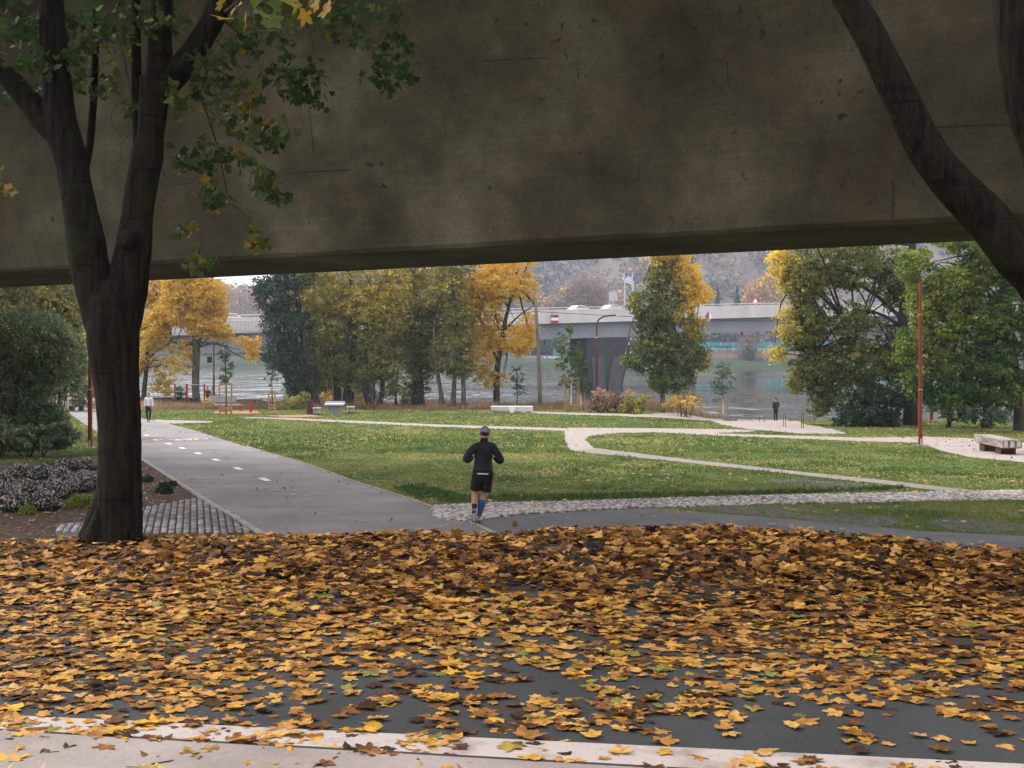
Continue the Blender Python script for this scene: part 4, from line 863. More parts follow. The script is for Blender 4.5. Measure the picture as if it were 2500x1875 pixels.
far_tree('dark conical conifer beyond the bridge, left of the pair', 1752, 692, 790, 20, 470, M['fol_dark'], .35, 2200, .5, 'conifer_tree', True)
far_tree('dark bluish conifer beyond the bridge, right of the pair', 1800, 697, 790, 26, 474, M['fol_dark'], .55, 2400, .5, 'conifer_tree', True)
far_tree('pale yellow tree beyond the bridge near the triangular sign', 1850, 690, 780, 40, 500, M['fol_far'], .9, 2600)
far_tree('golden tree high beyond the bridge beside the spreading tree', 1880, 665, 740, 30, 520, M['fol_far'], .95, 1800)
far_tree('low yellowish tree beyond the bridge left end of the teal hoarding', 1352, 725, 790, 30, 500, M['fol_far'], .85, 1800)
far_tree('pale bare tree hazy beyond the bridge at left', 585, 705, 800, 34, 520, M['fol_bare'], .8, 1600, .35)
far_tree('thin pale bare tree hazy right of the other at left', 630, 700, 800, 26, 530, M['fol_bare'], .9, 1200, .35)
far_tree('bare brown tree on the far bank before the teal fence', 1826, 812, 870, 30, 431, M['fol_bare'], .4, 1600, .3)
far_tree('ivy-dark stump tree on the far bank waterside', 1826, 856, 884, 9, 428, M['fol_dark'], .5, 500, .35)
far_tree('dark green tree under the far bridge left of the sapling', 1320, 815, 875, 40, 445, M['fol_dark'], .6, 2200, .5)
far_tree('dark green tree mass seen under the bridge right of the poplar', 1765, 812, 850, 40, 450, M['fol_dark'], .6, 2000, .5)

# saplings with stake frames
def sapling(label, u, vb, vt, crown, leaf, tb, stakes=3, h=2.2, wpx=32, wrap=False, wood='wood', nleaf=900, Yc=None):
    x, y = Pg(u, vb) if Yc is None else ((u-1250)/F*Yc, Yc); gz = G(x, y); s = y/F
    t = thing('sapling', label, 'sapling', (x, y, gz), group='staked saplings on the park lawn')
    top = (CZ-(vt-HOR)*s)-gz
    mb = MB().tube([(0, 0, -.1), (.03, 0, h*.7), (-.02, 0, top*.7), (.02, 0, top-.1)], [.045, .04, .025, .01], 6, 3)
    rr = random.Random(int(u))
    for _ in range(16):
        z0 = rr.uniform(h*.9, top*.9); an = rr.uniform(0, 6.28); L = rr.uniform(.3, .9); mb.tube([(0, 0, z0), (L*.5*math.cos(an), L*.5*math.sin(an), z0+L*.6), (L*.7*math.cos(an), L*.7*math.sin(an), z0+L*1.2)], [.012, .009, .005], 4)
    mb.build('trunk', M['bark_dark'], t, smooth=True)
    if wrap: MB().tube([(0.01, 0, 0), (.04, 0, h*.75), (.0, 0, h*1.02)], [.065, .06, .055], 8, 2).build('white_wrap', M['whitebark'], t, smooth=True)
    if stakes:
        r = wpx*s/2
        for k in range(3):
            an = R(90+120*k+8); px, py = r*1.1*math.cos(an), r*math.sin(an)
            MB().tube([(px, py, -.15), (px, py, h)], .058, 7).build('stake', M[wood], t)
        c3 = [(r*1.1*math.cos(R(98+120*k)), r*math.sin(R(98+120*k))) for k in range(3)]
        for k in range(3):
            (x1, y1), (x2, y2) = c3[k], c3[(k+1) % 3]
            for zz in ((h-.06, .11), (.22, .13), (.42, .13)) if stakes == 3 else ((h-.06, .09),):
                MB().box(((x1+x2)/2*1.05, (y1+y2)/2*1.05, zz[0]), (math.hypot(x2-x1, y2-y1)+.12, .03, zz[1]), math.atan2(y2-y1, x2-x1)).build('crossbar', M[wood], t)
    o = crown_leaves([(c[0], c[1], c[2], c[3], int(nleaf*c[4]), tb) for c in crown], y, .075, leaf, t, sig=.18)
    o.location = (-x, -y, -gz)
    return t
sapling('narrow sapling in a tall wooden stake frame left of the curved lamp', 1394, 1003, 800, [(1370, 838, 18, 26, .8), (1385, 885, 34, 30, 1.6), (1395, 930, 34, 22, 1.3), (1405, 860, 20, 30, .8), (1390, 805, 8, 20, .3)], M['fol_green'], .25, 3, 2.5, 36, True, nleaf=900)
sapling('slim sapling in a wooden stake frame near the red fitness posts', 551, 1011, 826, [(548, 860, 13, 32, .7), (556, 900, 16, 26, .7), (545, 925, 15, 10, .4)], M['fol_dark'], .7, 3, 2.15, 30, nleaf=800)
sapling('round sapling with short stakes standing by the riverside path', 1765, 1022, 880, [(1765, 930, 38, 26, 1.5), (1768, 900, 22, 22, .8), (1755, 950, 28, 14, .6)], M['fol_dark'], .8, 2, 1.6, 22, True, nleaf=800)
sapling('thin sapling with short stakes left of the dark tree', 664, 1003, 900, [(662, 925, 18, 18, .5), (664, 900, 10, 20, .3)], M['fol_dark'], .6, 3, 1.35, 16, nleaf=500)
sapling('thin bare sapling with pale stakes beside the dark tree trunk', 702, 990, 955, [(702, 950, 10, 10, .1)], M['fol_dark'], .6, 2, 1.5, 14, wood='whitebark', nleaf=300)
sapling('small bushy sapling on the bank left of the utility pole', 1262, 990, 890, [(1262, 915, 22, 26, .9), (1264, 950, 26, 16, .8)], M['fol_dark'], .5, 0, 1.2, 14, nleaf=700, Yc=108)
sapling('leafy young tree with short stake behind the tall framed sapling', 1418, 1000, 860, [(1420, 900, 24, 30, 1.1), (1425, 945, 20, 20, .7), (1412, 870, 14, 20, .4)], M['fol_green'], .15, 2, 1.3, 18, True, nleaf=800, Yc=99)

# ------------------------------------------------------------------ street furniture
def rust_pole(label, u, vb, h, cap=True, r=.082):
    x, y = Pg(u, vb); g = thing('lamp_post', label, 'lamp post', (x, y, G(x, y)), group='rust-red lamp posts in the park')
    MB().tube([(0, 0, 0), (0, 0, h*.345)], r, 12).build('lower_tube', M['rust'], g, smooth=False)
    MB().tube([(0, 0, h*.345), (0, 0, h*.80)], r*.84, 12).build('middle_tube', M['rust'], g)
    MB().tube([(0, 0, h*.80), (0, 0, h)], r*.66, 12).build('upper_tube', M['rust'], g)
    for z in (.345, .80): MB().tube([(0, 0, h*z-.012), (0, 0, h*z+.012)], r*1.04, 12).build('ring', M['steel'], g)
    MB().box((0, 0, .02), (.34, .34, .05)).build('base_plate', M['kerb'], g)
    MB().box((.0, -r-.006, .16), (.05, .02, .25)).build('service_hatch', M['whitebark'], g)
    return g
rust_pole('tall rust-red lamp post at the right beside the gravel plaza', 2247, 1089, 6.25)
rust_pole('rust-red lamp post left of the maple trunk at the lawn edge', 220, 1094, 6.3)
rust_pole('rust-red post farther back under the right-hand trees', 2274, 1036, 4.6, r=.09)
def thin_pole(label, u, Yc, vt, r, m='darkred', cat='pole', name='lamp_pole'):
    x = (u-1250)/F*Yc; gz = G(x, Yc); g = thing(name, label, cat, (x, Yc, gz)); h = CZ-(vt-HOR)*Yc/F-gz
    MB().tube([(0, 0, -.1), (0, 0, h*.5)], r, 9).build('lower_tube', M[m], g); MB().tube([(0, 0, h*.5), (0, 0, h)], r*.75, 9).build('upper_tube', M[m], g)
    return g, h
g, h = thin_pole('dark red pole behind the slim sapling', 522, 108, 838, .09)
MB().box((-.35, 0, h*.74), (.4, .08, .5)).build('hanging_box', M['black'], g)
thin_pole('thin dark red pole seen through the curved double stem', 914, 108, 912, .09)
# curved lamp
x = (1457-1250)/F*100; gz = G(x, 100); g = thing('curved_lamp', 'rust-brown lamp post with an arm curving right before the far bridge', 'lamp post', (x, 100, gz))
zc = lambda v: CZ-(v-HOR)*100/F-gz
MB().tube([(0, 0, -.1), (0, 0, zc(872))], .125, 10).build('lower_tube', M['darkred'], g); MB().tube([(0, 0, zc(872)), (0, 0, zc(824))], .10, 10).build('middle_tube', M['darkred'], g)
MB().tube([(0, 0, zc(824)), (0, 0, zc(792)), (.25, 0, zc(778)), (.75, 0, zc(771.5)), (1.5, 0, zc(769.5))], .065, 8, 4).build('arm', M['darkred'], g, smooth=True)
MB().box((1.95, 0, zc(770)), (1.0, .22, .10), taper=.6).build('lamp_head', M['steel'], g)
MB().tube([(0, 0, zc(824)-.04), (0, 0, zc(824)+.06)], .115, 10).build('collar', M['steel'], g)
# utility pole
x = (1315-1250)/F*102; gz = G(x, 102); zt_ = CZ-(727-HOR)*102/F-gz; g = thing('utility_pole', 'grey wooden utility pole beside the golden tree', 'pole', (x, 102, gz))
MB().tube([(0.12, 0, -.2), (0, 0, zt_*.5), (-.28, 0, zt_)], [.18, .155, .12], 10, 2).build('pole', M['polewood'], g, smooth=True)
MB().box((-.36, 0, zt_-.28), (.12, .15, .55)).build('cap_fitting', M['black'], g)
MB().box((-.2, 0, zt_-1.1), (.5, .06, .06)).build('bracket', M['black'], g)
top = Vector((x-.2, 102, gz+zt_-1.1))
cb = MB(); 
for e in (Vector((60, 150, CZ+5.1)), Vector((-90, 118, CZ+.2))):
    pts = [top.lerp(e, k/12)-Vector((0, 0, 1.3*math.sin(math.pi*k/12))) for k in range(13)]; cb.tube(pts, .022, 4)
tag(cb.build('overhead_cable', M['black']), 'thin black overhead cable strung from the utility pole', 'cable')

# table tennis table
x, y = Pg(818, 1011); g = thing('table_tennis_table', 'pale concrete outdoor table tennis table by the olive trees', 'table', (x, y, G(x, y)), R(4))
MB().box((0, 0, .71), (1.32, 2.4, .10)).build('tabletop', M['white'], g, bevel=.02); MB().box((0, 0, .33), (.78, 1.5, .66)).build('pedestal', M['farweb'], g); MB().box((0, 0, .83), (1.40, .02, .15)).build('net', M['steel'], g)
x, y = Pg(756, 1012); g = thing('litter_bin', 'rust-brown cylindrical bin beside the left-hand stools', 'bin', (x, y, G(x, y)))
MB().tube([(0, 0, 0), (0, 0, .93)], .24, 20).build('body', M['corten'], g); MB().tube([(0, 0, .93), (0, 0, .99)], .27, 20).build('rim', M['corten'], g)
def stools(label, u, v, rz):
    x, y = Pg(u, v); g = thing('concrete_bench', label, 'bench', (x, y, G(x, y)), rz, 'small benches at the table tennis table')
    for k in (-.19, 0, .19): MB().box((k, 0, .45), (.17, .62, .06)).build('slat', M['white'], g)
    for k in (-.2, .0, .2): MB().box((k, 0, .21), (.10, .12, .42)).build('leg', M['white'], g)
    MB().box((0, 0, .05), (.5, .5, .06)).build('base', M['black'], g)
stools('small white slatted bench left of the table tennis table', 773, 1012, 0); stools('small white slatted bench right of the table tennis table', 856, 1009, R(10))
# white concrete lounge bench
x, y = Pg(1250, 1008); g = thing('concrete_lounger_bench', 'long white concrete bench with central wedge at the path end', 'bench', (x, y, G(x, y)))
MB().add([(-1.5, -.5, .18), (1.5, -.5, .12), (1.5, .5, .12), (-1.5, .5, .18), (-1.52, -.52, .48), (1.52, -.52, .48), (1.52, .52, .48), (-1.52, .52, .48)], [(3, 2, 1, 0), (4, 5, 6, 7), (0, 1, 5, 4), (1, 2, 6, 5), (2, 3, 7, 6), (3, 0, 4, 7)]).build('seat_slab', M['white'], g, bevel=.02)
MB().add([(-.10, -.60, 0), (.10, -.60, 0), (.10, .3, 0), (-.10, .3, 0), (-.30, -.60, .50), (.30, -.60, .50), (.30, .3, .50), (-.30, .3, .50)], [(3, 2, 1, 0), (4, 5, 6, 7), (0, 1, 5, 4), (1, 2, 6, 5), (2, 3, 7, 6), (3, 0, 4, 7)]).build('wedge_leg', M['carwhite'], g)
for k in (-1.2, 1.2): MB().box((k, 0, .07), (.3, .7, .16)).build('foot', M['farweb'], g)
# timber bench at right
p1 = np.array(Pg(2362, 1097)); p2 = np.array(Pg(2452, 1113)); c = (p1+p2)/2+np.array([.35, -.1]); ang_b = math.atan2((p2-p1)[1], (p2-p1)[0])
L = 3.0; g = thing('timber_bench', 'massive weathered timber bench on the gravel at the right edge', 'bench', (c[0], c[1], G(*c)), ang_b)
for k in range(3):
    b_ = MB().box((.12, -.22+k*.215, .41), (L, .205, .27)).build('beam', M['oldwood'], g, bevel=.012)
    MB().box((.12+L/2+.002, -.22+k*.215, .41), (.004, .12, .2)).build('end_plate', M['whitebark'], b_)
for k in (-.75, .95): MB().box((k, 0, .13), (.55, .5, .27)).build('foot', M['corten'], g)
x, y = Pg(185, 1003); g = thing('low_bench', 'pale low bench glimpsed left of the maple trunk', 'bench', (x, y, G(x, y)))
MB().box((0, 0, .42), (1.3, .5, .12)).build('seat', M['white'], g)
for k in (-.4, .4): MB().box((k, 0, .18), (.2, .4, .36)).build('leg', M['corten'], g)
x, y = (166-1250)/F*78, 78.; g = thing('notice_board', 'narrow white board on a post left of the maple trunk', 'sign', (x, y, G(x, y)))
MB().box((0, 0, 2.0), (.16, .05, .9)).build('panel', M['carwhite'], g); MB().tube([(0, .05, 0), (0, .05, 1.9)], .03, 6).build('post', M['steel'], g)
# fitness area
ww = 108.; g = thing('pull_up_bars', 'red pull-up bar frame by the stout yellow tree', 'exercise bars', (0, 0, 0))
for u in (427, 456, 499):
    x = (u-1250)/F*ww; gz = G(x, ww); MB().tube([(x, ww, gz-.1), (x, ww, CZ-(937-HOR)*ww/F)], .075 if u != 456 else .10, 9).build('post', M['red'], g)
xa, xb = (427-1250)/F*ww, (499-1250)/F*ww; zz = CZ-(939-HOR)*ww/F; MB().tube([(xa, ww, zz), (xb, ww, zz)], .025, 6).build('bar', M['steel'], g)
def bollard(label, u, v, h, r=.07):
    x, y = Pg(u, v); g = thing('bollard', label, 'bollard', (x, y, G(x, y)), group='short red posts by the fitness area')
    MB().tube([(0, 0, -.05), (0, 0, h)], r, 9).build('post', M['red'], g); MB().tube([(0, 0, h), (0, 0, h+.03)], r*1.15, 9).build('cap', M['darkred'], g)
bollard('short thick red post at the right end of the wood chips', 612, 1007, .80, .10); bollard('tiny red post behind the white-shirted jogger, left', 397, 998, .38); bollard('tiny red post behind the white-shirted jogger, right', 412, 998, .52)
x, y = Pg(563, 1004); g = thing('fitness_bench', 'grey exercise bench with red supports behind the slim sapling', 'bench', (x, y, G(x, y)))
MB().box((-.2, 0, .50), (2.0, .35, .08)).build('board', M['steel'], g); MB().box((-.6, .3, .9), (1.9, .05, .5)).build('back_board', M['farweb'], g)
for k in (-.25, .02, .75): MB().tube([(k, -.1, 0), (k, -.1, .62+(k > .5)*.12)], .06, 8).build('support', M['red'], g)
# quay walls
g = thing('quay_wall', 'low dark quay wall behind the white-shirted jogger', 'wall'); xa, xb = xf(330, 112.5), xf(486, 112.5); MB().box(((xa+xb)/2, 112.5, -1.55), (xb-xa, .4, .75)).build('wall', M['corten'], g)
g = thing('quay_wall', 'low grey quay wall behind the fitness bench', 'wall'); xa, xb = xf(526, 112.5), xf(640, 112.5); MB().box(((xa+xb)/2, 112.5, -1.62), (xb-xa, .4, .55)).build('wall', M['pier'], g)
# stakes near the river path
for k, (u, v, h) in enumerate(((1854, 1030, .35), (1866, 1032, .4), (1913, 1042, .62), (1918, 1044, .66), (1957, 1047, .82), (1961, 1047, .85))):
    x, y = Pg(u, v); o = MB().tube([(0, 0, 0), (0, 0, h)], .02, 6).build('metal_stake', M['darkred']); o.location = (x, y, G(x, y)); tag(o, ('short' if k < 2 else 'mid-height' if k < 4 else 'tallest')+' thin dark metal stake by the gravel near the dark-coated person', 'stake', 'metal stakes by the riverside gravel')
o = thing('buoy', 'yellow buoy floating on the river at left', 'buoy', ((408-1250)/F*170, 170, WZ)); 
MB().tube([(0, 0, -.2), (0, 0, .1), (0, 0, .45), (0, 0, .6)], [.7, .85, .85, .5], 14).build('float', M['yellow'], o); MB().tube([(0, 0, .6), (0, 0, 1.3)], [.45, .2], 10).build('mast', M['yellow'], o); MB().tube([(0, 0, 1.3), (0, 0, 1.6)], [.22, .1], 10).build('topmark', M['orange'], o)

# ------------------------------------------------------------------ people
def skin_obj(name, J, E, m, parent, sub=2, root=0):
    """J: name->(x,y,z,rx,ry); E: list of (a,b)"""
    keys = list(J); me = bpy.data.meshes.new(name); me.from_pydata([J[k][:3] for k in keys], [(keys.index(a), keys.index(b)) for a, b in E], [])
    o = bpy.data.objects.new(name, me); COL.objects.link(o)
    md = o.modifiers.new('skin', 'SKIN'); md.use_smooth_shade = True
    for k, key in enumerate(keys):
        sv = me.skin_vertices[0].data[k]; j = J[key]; sv.radius = (j[3], j[4] if len(j) > 4 else j[3]); sv.use_root = (k == root)
    sb = o.modifiers.new('sub', 'SUBSURF'); sb.levels = sub; sb.render_levels = sub
    bpy.context.view_layer.update()
    me2 = bpy.data.meshes.new_from_object(o.evaluated_get(bpy.context.evaluated_depsgraph_get())); bpy.data.objects.remove(o)
    me2.materials.clear(); me2.materials.append(m); me2.name = name
    return link(bpy.data.objects.new(name, me2), parent)
def ball(name, c, r, m, parent, seg=20, cut=None):
    bm = bmesh.new(); bmesh.ops.create_uvsphere(bm, u_segments=seg, v_segments=seg*2//3, radius=1)
    for v in bm.verts:
        v.co = Vector((v.co.x*r[0], v.co.y*r[1], v.co.z*r[2]))
    if cut is not None: bmesh.ops.delete(bm, geom=[v for v in bm.verts if v.co.z < cut*r[2]], context='VERTS')
    me = bpy.data.meshes.new(name); bm.to_mesh(me); bm.free(); me.materials.append(m); me.polygons.foreach_set('use_smooth', [True]*len(me.polygons))
    o = link(bpy.data.objects.new(name, me), parent); o.location = c; return o
def hand(parent_J, E, w_, name, d, r=.024):
    """palm and five curled finger chains hung on joint w_; d = pointing direction"""
    d = Vector(d).normalized(); side = d.cross(Vector((0, 0, 1))).normalized(); p = Vector(parent_J[w_][:3]); up = Vector((0, 0, 1))
    pm = p+d*.055; parent_J[name+'p'] = (*pm, .036, .022); E.append((w_, name+'p'))
    for k in range(4):
        o_ = side*(-.030+.020*k); a_ = pm+o_+d*.035; b_ = a_+d*.026-up*.012; c_ = b_-up*.026-d*.004+side*.0
        for q, pp in enumerate((a_, b_, c_)): parent_J[f'{name}{k}{q}'] = (*pp, .0092-.001*q)
        E += [(name+'p', f'{name}{k}0'), (f'{name}{k}0', f'{name}{k}1'), (f'{name}{k}1', f'{name}{k}2')]
    a_ = pm+side*.036+up*.008; b_ = a_+d*.03+side*.006
    parent_J[name+'t0'] = (*a_, .011); parent_J[name+'t1'] = (*b_, .009); E += [(name+'p', name+'t0'), (name+'t0', name+'t1')]

def face(parent, c, fy, dark=False):
    """simple features on the side the head looks to (fy = +1 away, -1 towards the camera)"""
    x, y, z = c
    ball('nose', (x, y+fy*.108, z-.012), (.014, .018, .022), M['skin'], parent, 8)
    for s in (-1, 1):
        ball('eye', (x+s*.032, y+fy*.088, z+.018), (.013, .010, .009), M['hair'], parent, 8)
    ball('mouth', (x, y+fy*.092, z-.055), (.024, .010, .006), M['redcloth'], parent, 8)

# --- the runner in black
rx, ry = Pg(1176, 1279); ry = min(ry, 23.6); rx = (1176-1250)/F*ry; gz = G(rx, ry)
run = thing('person', 'runner seen from behind in black top, black shorts, grey cap and blue socks', 'person', (rx, ry, gz), 0)
sc = 1.0
J = dict(pel=(.02, 0, .94, .125, .105), wai=(.02, .01, 1.06, .135, .10), che=(.03, .02, 1.25, .165, .115), upc=(.035, .01, 1.385, .13, .095), nec=(.045, .015, 1.50, .055, .055), hd0=(.052, .03, 1.58, .078, .085), hd1=(.055, .035, 1.655, .075, .085))
J.update(ls=(-.135, .0, 1.385, .062), le=(-.30, -.04, 1.155, .045), lf=(-.235, .12, 1.13, .037), lw=(-.145, .24, 1.19, .026), rs=(.205, .0, 1.385, .062), re=(.365, -.04, 1.13, .045), rf=(.30, .12, 1.12, .037), rw=(.205, .24, 1.17, .026))
J.update(lh=(-.075, 0, .88, .098), lt=(-.10, .03, .68, .080), lk=(-.125, .07, .50, .068), lc=(-.128, -.02, .40, .062), la=(-.13, -.13, .245, .034), lb=(-.13, -.14, .19, .036, .03), lo=(-.135, -.11, .085, .034, .026),
         rh=(.105, 0, .88, .098), rt=(.075, .05, .68, .080), rk=(.03, .10, .49, .068), rc=(.005, .06, .38, .064), ra=(-.055, .03, .115, .036), rb=(-.06, .06, .06, .036, .03), ro=(-.065, .20, .04, .034, .024))
JB = dict(J)
for k_ in ('pel', 'wai', 'che', 'upc'): J[k_] = (*J[k_][:3], J[k_][3]*.72, J[k_][4]*.62)
for k_ in ('ls', 'rs'): J[k_] = (*J[k_][:3], J[k_][3]*.7)
for k_ in ('ls', 'rs', 'lh', 'rh', 'lt', 'rt', 'le', 're'): J[k_] = (*J[k_][:3], J[k_][3]*.72)
E = [('pel', 'wai'), ('wai', 'che'), ('che', 'upc'), ('upc', 'nec'), ('nec', 'hd0'), ('hd0', 'hd1'), ('upc', 'ls'), ('ls', 'le'), ('le', 'lf'), ('lf', 'lw'), ('upc', 'rs'), ('rs', 're'), ('re', 'rf'), ('rf', 'rw'),
     ('pel', 'lh'), ('lh', 'lt'), ('lt', 'lk'), ('lk', 'lc'), ('lc', 'la'), ('la', 'lb'), ('lb', 'lo'), ('pel', 'rh'), ('rh', 'rt'), ('rt', 'rk'), ('rk', 'rc'), ('rc', 'ra'), ('ra', 'rb'), ('rb', 'ro')]
hand(J, E, 'lw', 'L', (.6, .7, .35)); hand(J, E, 'rw', 'Q', (-.6, .7, .35))
skin_obj('body', J, E, M['skin'], run)
def grow(names, k=.012, over={}):
    o = {}
    for n_ in names:
        j = JB[n_]; o[n_] = (j[0], j[1], j[2], j[3]+k, (j[4] if len(j) > 4 else j[3])+k)
    o.update(over); return o
sj = grow(['wai', 'che', 'upc', 'ls', 'le', 'lf', 'rs', 're', 'rf'], .023); sj['hem'] = (.02, .0, .955, .185, .145); sj['wai'] = (.02, .01, 1.06, .195, .14); sj['che'] = (.03, .02, 1.24, .220, .145); sj['upc'] = (.035, .01, 1.38, .175, .12); sj['cl0'] = (.042, .011, 1.47, .085, .078); sj['col'] = (.047, .014, 1.535, .078, .076); sj['cf'] = (-.165, .22, 1.18, .032); sj['cg'] = (.225, .22, 1.165, .032)
skin_obj('long_sleeve_top', sj, [('hem', 'wai'), ('wai', 'che'), ('che', 'upc'), ('upc', 'cl0'), ('cl0', 'col'), ('upc', 'ls'), ('ls', 'le'), ('le', 'lf'), ('lf', 'cf'), ('upc', 'rs'), ('rs', 're'), ('re', 'rf'), ('rf', 'cg')], M['blackcloth'], run)
pj = dict(w=(.02, 0, 1.0, .165, .135), p=(.02, -.005, .90, .175, .15), a=(-.080, .005, .80, .128, .125), b=(-.10, .025, .66, .120, .118), g=(-.105, .03, .575, .122, .118), c=(.110, .01, .80, .128, .125), e=(.085, .04, .65, .120, .118), h=(.075, .05, .555, .122, .118))
skin_obj('shorts', pj, [('w', 'p'), ('p', 'a'), ('a', 'b'), ('b', 'g'), ('p', 'c'), ('c', 'e'), ('e', 'h')], M['shorts'], run)
MB().tube([(.178, -.03, .95), (.205, -.05, .86), (.196, -.055, .74), (.168, -.05, .60)], .009, 5, 3).build('orange_stripe', M['orange'], run)
MB().tube([(-.07, -.150, .915), (.02, -.166, .913), (.12, -.146, .905)], .011, 6, 4).build('white_waistband', M['carwhite'], run)
skin_obj('blue_sock', dict(a=(.012, .075, .44, .072), b=(-.002, .045, .35, .082), c=(-.03, .03, .22, .055), d=(-.055, .03, .12, .042)), [('a', 'b'), ('b', 'c'), ('c', 'd')], M['bluecloth'], run)
skin_obj('dark_sock', dict(a=(-.128, -.03, .385, .068), b=(-.13, -.09, .30, .046), c=(-.13, -.13, .235, .040)), [('a', 'b'), ('b', 'c')], M['navy'], run)
skin_obj('shoe', dict(a=(-.13, -.15, .255, .043, .036), b=(-.132, -.155, .19, .040, .036), c=(-.136, -.13, .10, .052, .034), d=(-.138, -.10, .05, .042, .026)), [('a', 'b'), ('b', 'c'), ('c', 'd')], M['shoewhite'], run)
so_ = MB(); prof = [(.268, .030), (.24, .040), (.20, .034), (.15, .038), (.10, .052), (.06, .050), (.025, .028)]
vs = []
for z, hw in prof:
    yb = -.190-(.27-z)*-.26-(.02 if z > .2 else 0); vs += [(-.133-hw, yb, z), (-.133+hw, yb, z), (-.133-hw, yb+.022, z), (-.133+hw, yb+.022, z)]
fs = []
for k in range(len(prof)-1): a_ = k*4; fs += [(a_, a_+1, a_+5, a_+4), (a_+2, a_+6, a_+7, a_+3), (a_, a_+4, a_+6, a_+2), (a_+1, a_+3, a_+7, a_+5)]
so_.add(vs, fs).build('shoe_sole', M['sole'], run, smooth=False)
skin_obj('shoe', dict(a=(-.055, .0, .075, .042, .036), b=(-.06, .07, .06, .045, .034), c=(-.065, .17, .045, .050, .030), d=(-.067, .23, .035, .036, .022)), [('a', 'b'), ('b', 'c'), ('c', 'd')], M['shoewhite'], run)
MB().box((-.062, .1, .016), (.10, .30, .026)).build('shoe_sole', M['sole'], run, bevel=.008)
MB().tube([(.040, .008, 1.44), (.044, .010, 1.49), (.048, .014, 1.545)], [.088, .070, .066], 16, 3).build('collar', M['blackcloth'], run, smooth=True)
hd = (.055, .035, 1.645)
ball('hair', (hd[0], hd[1]-.012, hd[2]-.012), (.083, .094, .075), M['hair'], run); 
cap = ball('cap', (hd[0]+.004, hd[1]+.005, hd[2]+.018), (.092, .106, .095), M['capgrey'], run, 24, -.28)
MB().add([(.0, .09, 1.66), (.115, .09, 1.66), (.12, .17, 1.645), (.0, .17, 1.645), (.0, .09, 1.652), (.115, .09, 1.652), (.12, .17, 1.637), (.0, .17, 1.637)], [(0, 1, 2, 3), (7, 6, 5, 4), (0, 4, 5, 1), (1, 5, 6, 2), (2, 6, 7, 3), (3, 7, 4, 0)]).build('peak', M['capgrey'], cap)
cap.children[0].location = Vector((-cap.location.x, -cap.location.y, -cap.location.z))
for s in (-1, 1): ball('ear', (hd[0]+s*.082, hd[1], hd[2]-.02), (.012, .022, .03), M['skin'], run, 10)
face(run, (hd[0], hd[1], hd[2]-.02), 1)

